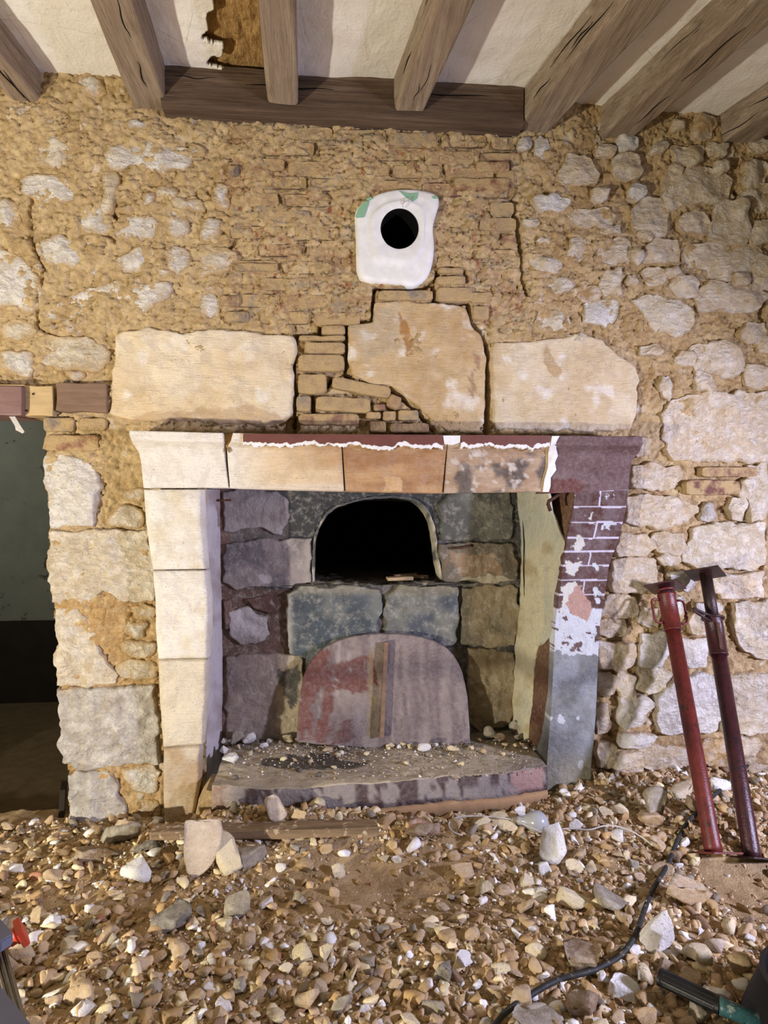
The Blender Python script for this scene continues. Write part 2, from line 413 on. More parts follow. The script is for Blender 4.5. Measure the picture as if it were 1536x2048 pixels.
def tubem(name, pts, r, n=10, caps=True):
    P = np.asarray(pts, float); k = len(P); r = np.broadcast_to(np.asarray(r, float), (k,))
    T = np.gradient(P, axis=0); V = []; x = None
    t = np.linspace(0, 2*np.pi, n, endpoint=False)
    for i in range(k):
        d = T[i]/(np.linalg.norm(T[i])+1e-12)
        if x is None: x = frame(d)[0]
        x = x-d*(x@d); x /= np.linalg.norm(x); y = np.cross(d, x)
        V.append(P[i]+r[i]*(np.cos(t)[:, None]*x+np.sin(t)[:, None]*y))
    V = np.vstack(V); fc = []
    for i in range(k-1):
        a = i*n; fc += [(a+j, a+(j+1) % n, a+n+(j+1) % n, a+n+j) for j in range(n)]
    if caps: fc += [tuple(range(n))[::-1], tuple(range((k-1)*n, k*n))]
    return mesh(name, V, fc)
def lathe(name, a, b, prof, n=24):                    # prof: (fraction along a-b, radius)
    a = np.asarray(a, float); b = np.asarray(b, float)
    x, y, d = frame(b-a); t = np.linspace(0, 2*np.pi, n, endpoint=False)
    V = np.vstack([a+(b-a)*f+r*(np.cos(t)[:, None]*x+np.sin(t)[:, None]*y) for f, r in prof]); fc = []
    for i in range(len(prof)-1):
        q = i*n; fc += [(q+j, q+(j+1) % n, q+n+(j+1) % n, q+n+j) for j in range(n)]
    fc += [tuple(range(n))[::-1], tuple(range((len(prof)-1)*n, len(prof)*n))]
    me = mesh(name, V, fc, False)
    for p_ in me.polygons: p_.use_smooth = len(p_.vertices) == 4
    return me
def boxm(name, cx, half, axes=None, bev=.003, rough=0., seed=0, cuts=0):
    bm = bmesh.new(); bmesh.ops.create_cube(bm, size=2.0)
    for v in bm.verts: v.co = Vector((v.co.x*half[0], v.co.y*half[1], v.co.z*half[2]))
    if bev: bmesh.ops.bevel(bm, geom=bm.edges[:], offset=bev, segments=2, affect='EDGES', profile=.6)
    if cuts: bmesh.ops.subdivide_edges(bm, edges=[e for e in bm.edges if e.calc_length() > min(half)*.8], cuts=cuts, use_grid_fill=True)
    A = np.eye(3) if axes is None else np.array(axes, float).T
    co = np.array([v.co for v in bm.verts])
    if rough: co = co+rough*np.stack([fbm(co+seed, 18, 3, seed+k) for k in range(3)], -1)
    co = co@A.T+np.asarray(cx, float)
    for v, q in zip(bm.verts, co): v.co = q
    me = bpy.data.meshes.new(name); bm.to_mesh(me); bm.free()
    return me
def prism(name, outline, Yfront, thick, parent=None, mat='white', paint=None, sub=0):
    """thin plate with a traced outline: real thickness, front at Yfront"""
    P = np.asarray(outline, float)
    for _ in range(sub): P = chaikin(P)
    w = at(P[:, 0], P[:, 1], Yfront); n = len(w); b = w.copy(); b[:, 1] += thick
    bm = bmesh.new(); fv = [bm.verts.new(q) for q in w]; bv = [bm.verts.new(q) for q in b]
    bm.faces.new(fv); bm.faces.new(bv[::-1])
    for i in range(n): bm.faces.new((fv[i], bv[i], bv[(i+1) % n], fv[(i+1) % n]))
    bmesh.ops.recalc_face_normals(bm, faces=bm.faces)
    me = bpy.data.meshes.new(name); bm.to_mesh(me); bm.free()
    return obj(name, me, mat, parent)

# ================================================================ the wall with the chimney breast
ZC, ZB = 2.735, 2.605                                 # ceiling plaster, underside of the joists
CR = [  # cracks: polyline in the picture, half width in pixels, depth
 ([(752, 575), (800, 580), (850, 575), (872, 560), (880, 540)], 3.0, .05), ([(749, 577), (746, 636)], 2.8, .06), ([(746, 640), (692, 643), (690, 650)], 2.8, .06),
 ([(692, 650), (694, 700), (690, 748), (700, 752)], 2.4, .05), ([(690, 648), (641, 650), (640, 668), (612, 666), (593, 670), (590, 705), (586, 755), (592, 780), (588, 850)], 2.4, .05),
 ([(866, 572), (868, 602), (936, 607), (940, 640), (955, 660), (972, 692)], 3.4, .06), ([(972, 690), (976, 790), (975, 864)], 5.0, .08),
 ([(655, 770), (662, 757), (700, 766), (780, 780), (812, 800), (840, 830), (868, 862)], 2.4, .05), ([(625, 792), (626, 822), (632, 828)], 2.4, .045), ([(655, 770), (640, 792), (690, 800), (745, 806)], 1.8, .035),
 ([(872, 545), (893, 535), (930, 545), (934, 560)], 2.2, .035), ([(872, 553), (905, 552)], 2.2, .03), ([(1018, 275), (1017, 340), (1020, 385)], 1.8, .03), ([(1020, 385), (1036, 450), (1043, 500)], 3.6, .05),
 ([(1043, 500), (1046, 560), (1056, 592)], 1.8, .03), ([(1476, 380), (1484, 430), (1498, 470), (1506, 540), (1530, 600), (1532, 660)], 4.2, .05),
 ([(1500, 900), (1512, 1000), (1535, 1060), (1532, 1140)], 3.5, .05), ([(886, 318), (890, 345), (905, 352)], 1.6, .02), ([(60, 395), (58, 470), (88, 540), (75, 600), (72, 655)], 2.2, .025),
 ([(212, 415), (235, 435)], 4, .03), ([(455, 500), (470, 482)], 3.5, .03), ([(1275, 750), (1272, 835)], 2.4, .03), ([(560, 846), (400, 850)], 2, .02), ([(140, 690), (75, 655)], 2, .02),
 ([(230, 480), (190, 455), (160, 440)], 2.5, .02), ([(1200, 1420), (1230, 1480)], 2, .03)]
def mortar_h(P):
    b = P*[1, 0, 1]; X, Z = P[:, 0], P[:, 2]
    h = .012*fbm(b, 5, 3, 11)+.008*fbm(b, 17, 3, 12)+.0058*fbm(b, 48, 3, 13)+.0032*fbm(b, 115, 2, 14)
    rg = 1-abs(fbm(b*[1, 1, 1.35], 24, 3, 15)); h = h-.010*np.clip(rg-.78, 0, 1)/.22
    right = sst(X, .95, 1.2); low = sst(Z, 1.7, 1.2)
    px, py = proj(b); inf = inpoly(px, py, [(585, 640), (700, 640), (700, 755), (790, 775), (870, 870), (585, 872)])
    return h-.010*right-.012*right*low-.016*inf
def build_wall():
    s = .005; xs = np.arange(-1.30, 2.12, s); zs = np.arange(-.16, ZC+.02, s); nu, nv = len(xs), len(zs)
    Xg, Zg = np.meshgrid(xs, zs); V = np.stack([Xg, 0*Xg, Zg], -1).reshape(-1, 3)
    px, py = proj(V); h = mortar_h(V)
    jx = px+1.5*fbm(V, 30, 2, 31); jy = py+1.5*fbm(V, 30, 2, 32)
    for pl, w, d in CR:
        x0 = min(p[0] for p in pl)-12; x1 = max(p[0] for p in pl)+12; y0 = min(p[1] for p in pl)-12; y1 = max(p[1] for p in pl)+12
        i = np.where((px > x0) & (px < x1) & (py > y0) & (py < y1))[0]
        dd = segd(jx[i], jy[i], pl); h[i] -= d*np.clip((w+1.6-dd)/1.8, 0, 1)
    # gap behind the mantel, left
    gap = inpoly(jx, jy, [(470, 850), (560, 840), (600, 828), (600, 856), (590, 870), (470, 868)]); h[gap] -= .06
    V[:, 1] = -h
    # colour: brick dust over the chimney breast, pale plaster smears, red flecks, orange clay low down
    tint = np.zeros(len(V)); col = np.tile(c(176, 136, 92), (len(V), 1))
    q = p3(px, py)
    bz = pm(px, py, [(455, 250), (1035, 265), (1040, 660), (960, 660), (940, 600), (700, 640), (440, 655), (450, 400)], 22, .02, 41)
    n1 = fbm(q*[.35, 1, 1], .05, 3, 42); n2 = fbm(q*[.5, 1, 1], .045, 3, 43)
    m = bz*np.clip(n1*2.2-.25, 0, 1); col = mixc(col, c(150, 104, 80), (m > 0).astype(float)); tint = np.maximum(tint, m*.6)
    m = bz*np.clip(n2*2.4-.75, 0, 1); col = mixc(col, c(152, 142, 126), (m > 0).astype(float)); tint = np.maximum(tint, m*.8)
    n3 = fbm(q, .09, 3, 44); m = bz*(n3 > .62); col = mixc(col, c(150, 62, 42), m); tint = np.maximum(tint, m*.9)
    lo = sst(py, 1000, 1200)*sst(px, 400, 300); col = mixc(col, c(188, 146, 88), (lo > tint).astype(float)); tint = np.maximum(tint, lo*.8)
    rt_ = sst(px, 1150, 1250)*sst(py, 850, 950); m = rt_*np.clip(.5+fbm(q, .02, 3, 45), 0, 1); col = mixc(col, c(150, 112, 80), (m > tint).astype(float)); tint = np.maximum(tint, m*.7)
    ru = sst(px, 1030, 1130)*sst(py, 900, 800); m = ru*np.clip(.65+.8*fbm(q, .02, 3, 47), 0, 1); col = mixc(col, c(168, 132, 86), (m > tint).astype(float)); tint = np.maximum(tint, m*.75)
    sp = (fbm(q, .035, 4, 46) > .78)*(1-bz); col = mixc(col, c(232, 222, 204), sp); tint = np.maximum(tint, sp*.8)
    # openings
    door = inpoly(px, py, [(-300, 832), (88, 832), (92, 905), (96, 1060), (108, 1210), (120, 1375), (135, 1545), (142, 1700), (142, 2300), (-300, 2300)])
    door &= V[:, 2] < at(60, 832)[2]
    fire = inpoly(px, py, [(415, 960), (1140, 960), (1120, 1240), (1105, 1620), (415, 1700)])
    cx, cy = 798, 461; flue = np.hypot(px-cx, py-cy) < 41
    kill = (door | fire | flue).reshape(nv, nu)
    ck = kill[:-1, :-1] | kill[1:, :-1] | kill[:-1, 1:] | kill[1:, 1:]
    fc = gridfaces(nu, nv)[~ck.ravel()]
    used = np.zeros(len(V), bool); used[fc.ravel()] = True; mp = np.cumsum(used)-1
    me = mesh('wall_back', V[used], mp[fc]); add_attr(me, 'Col', col[used]); add_attr(me, 'Tint', tint[used])
    return tag(obj('wall_back', me, 'mortar'), 'rough ochre clay and limestone rubble wall around the fireplace', None, None, 'structure')
wall = build_wall()
TINT = dict(w=c(244, 238, 226), c=c(230, 212, 178), o=c(204, 164, 104), g=c(190, 182, 170), p=c(228, 204, 166), y=c(216, 200, 156))
POLYS = [  # rubble stones with their own outlines (picture pixels)
 ('w', [(145, 175), (175, 150), (200, 155), (215, 185), (190, 197), (160, 192)], .012), ('w', [(200, 300), (235, 285), (280, 270), (340, 288), (380, 295), (387, 320), (370, 342), (345, 335), (325, 352), (295, 340), (260, 330), (240, 345), (210, 335)], .016),
 ('w', [(30, 350), (85, 345), (155, 358), (180, 375), (187, 400), (145, 405), (115, 410), (65, 395), (45, 385)], .014), ('w', [(65, 490), (80, 470), (150, 468), (190, 480), (225, 485), (220, 525), (200, 550), (165, 545), (125, 535), (85, 525)], .018),
 ('w', [(-30, 490), (45, 510), (70, 535), (92, 585), (80, 615), (65, 630), (30, 620), (-30, 630)], .024), ('w', [(95, 625), (125, 600), (165, 585), (215, 565), (280, 570), (340, 560), (352, 575), (320, 610), (280, 635), (235, 640), (210, 630), (165, 630), (135, 642), (100, 637)], .014),
 ('c', [(68, 680), (90, 668), (150, 668), (205, 680), (220, 715), (200, 745), (150, 748), (95, 738), (72, 715)], .015), ('c', [(55, 285), (95, 265), (150, 272), (172, 310), (165, 340), (110, 345), (60, 325)], .012),
 ('p', [(1322, 830), (1345, 800), (1400, 782), (1580, 782), (1580, 925), (1420, 925), (1350, 920), (1332, 900)], .020),
 ('p', [(1260, 930), (1300, 926), (1330, 935), (1355, 930), (1370, 945), (1362, 965), (1340, 982), (1290, 980), (1258, 975)], .022), ('p', [(1258, 995), (1300, 988), (1345, 990), (1392, 1012), (1394, 1025), (1370, 1045), (1335, 1055), (1280, 1055), (1250, 1045)], .024),
 ('c', [(1385, 1060), (1430, 1045), (1530, 1042), (1530, 1130), (1500, 1142), (1400, 1138), (1365, 1120)], .024), ('p', [(1420, 1146), (1532, 1142), (1525, 1195), (1440, 1196), (1415, 1185)], .020),
 ('p', [(1222, 1120), (1260, 1112), (1312, 1120), (1318, 1145), (1316, 1180), (1250, 1188), (1222, 1182), (1215, 1150)], .026), ('c', [(1470, 1205), (1560, 1195), (1560, 1320), (1510, 1318), (1475, 1290), (1468, 1240)], .022),
 ('w', [(1310, 1395), (1350, 1360), (1395, 1350), (1440, 1352), (1445, 1430), (1430, 1465), (1380, 1470), (1325, 1468), (1312, 1440)], .030), ('c', [(1442, 1350), (1560, 1345), (1560, 1460), (1500, 1475), (1440, 1462)], .024),
 ('w', [(88, 908), (130, 905), (170, 918), (198, 948), (206, 978), (192, 1010), (190, 1057), (125, 1052), (102, 1058), (90, 980)], .018), ('c', [(95, 1062), (180, 1058), (300, 1060), (308, 1120), (310, 1200), (250, 1206), (205, 1180), (185, 1206), (102, 1208), (98, 1120)], .022),
 ('c', [(112, 1212), (150, 1208), (188, 1240), (205, 1300), (235, 1350), (230, 1366), (200, 1371), (115, 1372), (110, 1330)], .020), ('g', [(113, 1376), (215, 1372), (312, 1368), (318, 1440), (320, 1526), (230, 1534), (150, 1541), (126, 1522), (116, 1460)], .026),
 ('g', [(131, 1546), (215, 1542), (238, 1580), (255, 1640), (260, 1670), (140, 1672)], .022), ('w', [(238, 1540), (260, 1535), (320, 1530), (324, 1580), (300, 1588), (265, 1580)], .020),
 ('c', [(228, 1335), (260, 1320), (312, 1322), (314, 1362), (270, 1366), (240, 1358)], .022), ('c', [(1290, 640), (1262, 600), (1300, 590), (1370, 600), (1392, 630), (1385, 665), (1350, 676), (1310, 662)], .020)]
ELLS = """w 40 232 50 36|w 285 250 66 26|c 238 245 30 32|c 165 252 42 30|c 218 385 30 72|w 298 400 30 34|c 377 410 66 30|w 442 393 32 46|w 187 443 82 52|w 275 455 86 48|w 354 448 54 56
w 420 460 46 48|w 15 435 52 62|w 280 518 90 50|w 356 525 50 58|c 420 522 92 62|w 422 615 34 58|c 35 660 76 40|w 32 728 66 50|o 152 748 36 22|w 1050 288 26 26|w 1083 293 26 40|w 1256 290 44 30
p 1318 298 32 26|p 1378 312 60 38|p 1434 300 44 24|o 1408 254 42 48|p 1160 340 76 52|p 1256 337 50 52|p 1443 332 32 28|p 1400 372 128 68|w 1275 385 36 30|w 1104 407 70 32|p 1190 438 88 40
p 1300 435 64 78|p 1390 446 60 44|p 1458 447 72 78|p 1512 398 62 58|p 1520 465 48 52|p 1512 345 52 48|c 1060 446 32 14|p 1231 503 62 52|p 1273 512 22 30|p 1322 502 70 50|p 1448 520 132 86|c 1088 530 52 28
c 1153 497 32 44|c 1116 570 66 36|p 1223 565 40 58|p 1314 552 44 36|p 1344 546 34 20|p 1367 575 48 36|p 1462 593 124 58|c 1104 635 60 52|w 1203 629 60 54|p 1526 543 42 74|p 1438 718 98 62
p 1505 665 50 32|p 1515 750 52 42|c 1330 775 20 50|p 1410 763 36 36|p 1287 896 34 36|p 1491 976 24 36|g 1415 1026 28 36|c 1474 1016 32 44|c 1518 983 44 110|p 1268 1090 70 44|p 1337 1088 62 44
p 1242 1217 66 46|p 1225 1255 52 36|p 1235 1312 78 54|w 1310 1298 60 62|w 1390 1308 54 58|w 1270 1424 70 60|c 1253 1372 36 50|y 1305 1355 62 54|w 1272 1481 66 30|p 1335 1519 98 56|p 1258 1534 58 52
o 1436 1508 56 48|p 1490 1500 50 60|w 1418 1215 46 22|p 1400 1250 40 44|c 270 993 36 22|c 252 1031 78 42|w 190 1225 48 30|c 288 1225 46 26|w 273 1259 46 36|c 282 1298 68 32|o 288 1618 60 34
p 1340 1120 40 26|w 1368 1160 44 34|w 1345 1210 50 40|p 1300 1235 44 36|p 1215 1370 34 46|p 1205 1440 30 60|p 1215 1510 44 50|p 1500 1550 80 40|p 1400 1560 70 36|p 1300 1575 80 36
c 110 250 44 24|c 390 300 30 22|c 330 385 40 24|o 250 420 34 20|c 60 780 40 20|o 420 575 50 24|c 330 545 40 20|p 1360 250 30 26|p 1200 390 34 26|p 1345 405 34 30|o 1180 590 40 26|p 1150 680 44 24|p 1290 470 28 22
p 1480 560 30 20|p 1260 560 24 24|p 1530 690 30 34|p 1370 720 38 28|p 1300 700 36 22|c 1090 480 30 18|p 1225 460 34 20|p 1520 290 40 34|p 1480 270 36 22|p 1350 340 30 24|p 1210 300 34 26"""
rnd = random.Random(5)
k = 0
for t, pl, p in POLYS:
    k += 1; left = min(q[0] for q in pl) < 140 and min(q[1] for q in pl) > 890
    patch('stone', pl, 0, p*(1.35 if left else (.85 if pl[0][0] > 1000 else .62)), .15, .008, .010 if left else (.008 if pl[0][0] > 1000 else .02), .30 if left else .05, .009, 'stone', wall, TINT[t]*(.94+.10*rnd.random()), seed=k, sub=0 if left or pl[0][0] > 1000 else 1, wob=.007, facet=.12, corelo=.45 if pl[0][0] > 1000 or left else .1)
for row in ELLS.replace('\n', '|').split('|'):
    t, cx, cy, w, h = row.split(); cx, cy, w, h = map(float, (cx, cy, w, h)); k += 1
    if cx > 1000: pr = .008+.014*rnd.random()
    else: pr = .006+.008*rnd.random()
    sm = w*h < 1500
    patch('stone', ell(cx, cy, w*1.22, h*1.22, k), 0, pr, .3, .007, .006 if cx > 1000 else .02, .04, .009, 'stone', wall, TINT[t]*(.9+.14*rnd.random()), seed=k, sub=0, wob=.006, facet=.22 if cx > 1000 else .14, corelo=.4 if cx > 1000 else .05)

# dressed blocks over the mantel
def pblock(base, alt, seed, marks=()):
    def f(x, y, V):
        q = p3(x, y); col = np.tile(base, (len(x), 1)); m = np.clip(.5+1.3*fbm(q, .012, 4, seed), 0, 1)
        col = mixc(col, alt, m)
        m = np.clip(fbm(q, .03, 4, seed+4)*2.4-.9, 0, 1)*.8; col = mixc(col, c(244, 236, 220), m)
        for pts, cc, a in marks: col = mixc(col, cc, pm(x, y, pts, 7, .04, seed+7)*a)
        return col
    return f
patch('dressed_block', [(232, 672), (250, 662), (300, 656), (360, 668), (420, 658), (490, 663), (586, 672), (592, 700), (588, 745), (590, 790), (584, 822), (572, 840), (520, 847), (420, 846), (330, 842), (240, 838), (222, 828), (226, 740)], 0, .014, .1, .006, .010, .09, .009, 'dressed', wall, sub=0,
      paint=pblock(c(236, 220, 190), c(224, 200, 160), 71, [([(270, 830), (500, 810), (590, 838), (590, 860), (270, 860)], c(190, 156, 112), .6)]), seed=201)
patch('dressed_block', [(697, 650), (745, 644), (750, 604), (800, 600), (868, 606), (930, 616), (944, 650), (958, 668), (970, 700), (970, 800), (966, 846), (944, 864), (892, 862), (864, 842), (838, 815), (806, 790), (778, 772), (740, 768), (703, 750), (696, 700)], 0, .010, .1, .004, .007, .09, .009, 'dressed', wall, sub=0,
      paint=pblock(c(212, 184, 138), c(198, 166, 118), 73, [([(695, 645), (800, 600), (800, 700), (720, 720)], c(186, 172, 146), .5), ([(800, 620), (830, 680), (815, 720), (795, 660)], c(170, 122, 62), .9), ([(940, 700), (955, 720), (945, 800), (935, 780), (948, 740)], c(160, 120, 90), .8)]), seed=202)
patch('dressed_block', [(984, 684), (1080, 681), (1150, 668), (1200, 680), (1232, 702), (1268, 735), (1278, 752), (1272, 830), (1262, 860), (1150, 863), (1050, 861), (986, 858), (981, 800), (981, 720)], 0, .013, .1, .005, .009, .09, .009, 'dressed', wall, sub=0,
      paint=pblock(c(214, 190, 148), c(226, 208, 174), 75, [([(1090, 690), (1130, 740), (1115, 760), (1085, 720)], c(186, 152, 102), .7)]), seed=203)
# bricks: the infill left of the middle block, the chimney breast and the door side
BT = [c(198, 164, 122), c(188, 152, 122), c(206, 178, 134), c(176, 164, 144), c(170, 130, 106)]
def brick(x0, y0, x1, y1, rot=0, p=.010, col=None, back=.06, parent=wall, Y=0.0, kk=[300], edge=.0035):
    kk[0] += 1; cx, cy = (x0+x1)/2, (y0+y1)/2; a = math.radians(rot); r = []
    for ux, uy in ((-1, -1), (-.3, -1), (.3, -1), (1, -1), (1, 0), (1, 1), (.3, 1), (-.3, 1), (-1, 1), (-1, 0)):
        dx, dy = ux*(x1-x0)/2, uy*(y1-y0)/2; r.append((cx+dx*math.cos(a)-dy*math.sin(a), cy+dx*math.sin(a)+dy*math.cos(a)))
    if col is None: col = BT[kk[0] % 5]
    return patch('brick', r, Y, p, .1, .003, edge, back, .012, 'brick', parent, col, seed=kk[0], wob=.0015)
for b in [(642, 652, 690, 670, 0), (597, 672, 690, 682, 0), (608, 685, 690, 708, 0), (596, 710, 688, 744, 0), (596, 748, 654, 788, 0), (663, 764, 782, 788, 11), (631, 795, 742, 824, 3), (593, 792, 622, 824, 0), (748, 808, 772, 822, 0),
          (775, 790, 800, 818, 25), (732, 824, 762, 838, 0), (766, 822, 792, 842, 0), (796, 820, 838, 842, 0), (596, 828, 718, 850, 0), (738, 842, 772, 866, 0), (778, 846, 858, 866, 0)]:
    brick(*b[:4], b[4], p=.012, col=BT[2] if b[1] > 640 and b[1] < 790 else None)
for b in [(755, 582, 866, 602, 0), (876, 536, 928, 548, 0), (872, 553, 932, 570, 0), (872, 576, 945, 604, 0), (944, 612, 978, 640, 0), (940, 585, 985, 606, 0)]: brick(*b[:4], p=.010, col=BT[2] if b[0] > 860 else c(170, 160, 142))
y = 262.0; row = 0
rb = random.Random(9)
while y < 648:
    x = 462+(row % 2)*54+rb.uniform(-6, 6)
    yo = y
    while x < 1030:
        w = rb.uniform(96, 112); x1 = min(x+w, 1040+rb.uniform(-10, 6)); ym = yo+(x-740)*.05*(1-(yo-262)/500)
        hide = (690 < x1 and x < 892 and 370 < ym < 585) or (ym > 585 and x1 > 735) or (ym > 520 and x1 > 860) or x1-x < 30
        if not hide: brick(x+3, ym+2, x1-3, ym+27, p=rb.uniform(-.009, .003), col=BT[rb.randrange(5)])
        x = x1+2
    y += 33.0; row += 1
for b in [(88, 835, 152, 864, 0, 3), (88, 870, 200, 902, 0, 1), (160, 836, 214, 862, 0, 2)]: brick(*b[:5], p=.014, col=[BT[1], c(170, 118, 96), BT[2], c(168, 156, 140)][b[5]], back=.30 if b[0] < 100 else .06)
for b in [(1400, 934, 1512, 954, 0, c(166, 126, 104)), (1368, 960, 1478, 990, 0, c(140, 96, 86)), (905, 358, 1018, 382, 1, c(160, 112, 84)), (952, 325, 1018, 346, 1, c(156, 104, 82)), (448, 624, 500, 645, 0, c(158, 150, 134)),
          (440, 592, 480, 614, 0, c(160, 130, 108)), (472, 528, 558, 544, 0, c(150, 140, 124)), (455, 332, 480, 355, 0, c(138, 128, 112))]: brick(*b[:4], b[4], p=.012, col=b[5])

# ---- white plaster collar of the stove pipe
col_ = empty('flue_collar', at(798, 461)); tag(col_, 'white plaster square collar around a round black stovepipe hole in the wall', 'flue collar')
ci = np.array(col_.location)
def under(o, par):                                     # parent without moving
    o.parent = par; o.matrix_parent_inverse = Matrix.Translation(-par.location); return o
def collar():
    out = chaikin(chaikin([(732, 402), (760, 388), (800, 380), (846, 383), (876, 392), (878, 412), (868, 440), (864, 462), (868, 490), (866, 522), (858, 552), (845, 568), (820, 578), (800, 570), (750, 568), (720, 562), (712, 545), (712, 480), (708, 430), (716, 415)]))
    n = 96; O = resample(out, n); a0 = np.arctan2(O[:, 1]-461, O[:, 0]-798); t = a0
    rx, ry = 37.5, 40; V = []
    rings = []
    for f, h in ((0, .016), (.10, .020), (.28, .021), (.36, .0225), (.42, .017), (.6, .018), (.85, .018), (.95, .016), (1, .006)):
        I = np.stack([798+rx*np.cos(t), 461+ry*np.sin(t)], -1); Q = I*(1-f)+O*f; w = at(Q[:, 0], Q[:, 1]); w[:, 1] = -h-.002*fbm(w*[1, 0, 1], 25, 3, 77)
        rings.append(w)
    bk = rings[-1].copy(); bk[:, 1] = .04; rings.append(bk); rings = rings[::1]
    V = np.vstack(rings); fc = []
    for r in range(len(rings)-1):
        fc += [(r*n+i, r*n+(i+1) % n, (r+1)*n+(i+1) % n, (r+1)*n+i) for i in range(n)]
    me = mesh('plaster_surround', V, fc); fixn(me); under(obj('plaster_surround', me, 'white'), col_)
    I = at(798+rx*np.cos(t), 461+ry*np.sin(t)); tub = []
    for yy in (-.017, .0, .03, .5): w = I.copy(); w[:, 1] = yy; tub.append(w)
    V = np.vstack(tub); m = n; fc = []
    for r in range(3): fc += [(r*n+i, r*n+(i+1) % n, (r+1)*n+(i+1) % n, (r+1)*n+i) for i in range(n)]
    fc.append(tuple(range(3*n, 4*n)))
    me = mesh('flue_pipe', V, fc); fixn(me); under(obj('flue_pipe', me, 'soot'), col_)
    for pts in ([(711, 432), (716, 418), (730, 402), (738, 404), (733, 420), (728, 434), (714, 435)], [(732, 398), (742, 393), (745, 397), (738, 402)], [(798, 381), (818, 387), (836, 385), (834, 397), (826, 402), (812, 394)], [(864, 394), (874, 391), (876, 396), (868, 397)]):
        under(prism('green_paint_flake', pts, -.0225, .004, None, 'green_paint'), col_)
    for a, b in (((803, 408), (822, 394)), ((810, 415), (822, 396))):
        P = [at(a[0], a[1], -.024), at((a[0]+b[0])/2, (a[1]+b[1])/2, -.034), at(b[0], b[1], -.03)]
        under(obj('wire', tubem('wire', np.array(P), .0012, 6), 'cable_white'), col_)
collar()

# ================================================================ ceiling, joists and trimmer
ceil = empty('ceiling'); tag(ceil, 'white plaster ceiling between grey oak joists', None, None, 'structure')
BE = {  # underside corners of each joist: wall end left / right, far end left / right (picture pixels)
 1: ((12, 190), (75, 198), (-158, 0), (-78, 0)), 2: ((262, 207), (335, 215), (175, 0), (265, 0)), 3: ((535, 206), (597, 208), (512, 0), (598, 0)), 4: ((790, 224), (850, 225), (868, 0), (965, 0)),
 5: ((1033, 259), (1070, 262), (1228, 0), (1333, 0))}
bl = {1: 'leftmost ceiling joist, cut off by the left edge of the photo', 2: 'second ceiling joist from the left, left of the bare clay ceiling patch', 3: 'third ceiling joist from the left, beside the bare clay ceiling patch',
      4: 'fourth ceiling joist from the left, above the stovepipe hole', 5: 'fifth ceiling joist from the left, ending at the right end of the trimmer beam', 6: 'sixth ceiling joist from the left, wide and cracked', 7: 'rightmost ceiling joist, in the upper right corner'}
XE = {}
for i in range(1, 8):
    if i < 6:
        a, b, p, q = [atz(*v, ZB) for v in BE[i]]
        dl, dr = (p-a), (q-b); d = (dl/abs(dl[1])+dr/abs(dr[1]))/2
        xl, xr = a[0], b[0]; xl += d[0]*-(0-a[1])*0
        if i == 5: xr = xl+.125; xl -= .01
    else:
        b = atz(*((1268, 272) if i == 6 else (1440, 286)), ZB); q = atz(*((1536, 112) if i == 6 else (1536, 222)), ZB)
        d = (q-b)/abs((q-b)[1])
        xl, xr = (b[0]-.135, b[0]) if i == 6 else (b[0], b[0]+.14)
    if i in (6, 7): d = np.array([.20 if i == 6 else .26, -1, 0])
    y0 = -.085 if i in (3, 4) else .06; y1 = -2.9; L = y0-y1
    hw = (xr-xl)/2; cx = (xl+xr)/2-d[0]*.03; n = 90; ys = np.linspace(0, -L, n)
    # cross-section with worn arrises, swept along the joist
    cs = []
    hh = ZC-ZB+.02; bv = .010
    for (u, w) in ((-hw, hh), (-hw, hh*.6), (-hw, hh*.3), (-hw, bv), (-hw+bv*.4, bv*.3), (-hw+bv, 0), (-hw*.4, 0), (hw*.4, 0), (hw-bv, 0), (hw-bv*.4, bv*.3), (hw, bv), (hw, hh*.3), (hw, hh*.6), (hw, hh)): cs.append((u, w))
    cs = np.array(cs); m = len(cs); V = []
    for yv in ys: V.append(np.c_[cs[:, 0]+(-yv)*d[0], np.full(m, yv), cs[:, 1]])
    V = np.vstack(V); V[:, [0, 2]] += .0045*np.stack([fbm(V*[1, .25, 1], 9, 3, 80+i), fbm(V*[1, .25, 1], 9, 3, 90+i)], -1)
    fc = [tuple(f) for f in gridfaces(m, n)]+[tuple(range(m))[::-1], tuple(range((n-1)*m, n*m))]
    me = mesh('ceiling_joist', V, fc); fixn(me)
    for pl in me.polygons: pl.use_smooth = False
    o = obj('ceiling_joist', me, 'oak', None, [c(150, 128, 112), c(146, 124, 106), c(158, 138, 124), c(156, 132, 112), c(138, 116, 98), c(132, 108, 86), c(112, 92, 74)][i-1]); o.location = (cx, y0, ZB)
    tag(o, bl[i], 'ceiling joist', 'ceiling joists'); XE[i] = (cx-hw, cx+hw, d[0], y0)
    # long shakes in the oak
    rs = random.Random(i)
    for _ in range(4):
        yy = -rs.uniform(.02, .5); ln = rs.uniform(.10, .30); zz = rs.uniform(.02, .09); sx = rs.choice((-hw-.0012, None))
        pts = []
        for t in np.linspace(0, 1, 9):
            yv = yy-ln*t; w_ = .004*math.sin(7*t+i)
            pts.append((sx+(-yv)*d[0], yv, zz+w_) if sx is not None else (rs.uniform(-.001, .001)+hw*(zz/.1-.6)+w_+(-yv)*d[0], yv, -.0008))
        rr = .0016*np.sin(np.linspace(.15, 3.0, 9))
        obj('drying_crack', tubem('drying_crack', np.array(pts), rr+.0003, 5), 'soot', o)
xa = XE[2][1]-.01; xb = XE[5][0]+.02
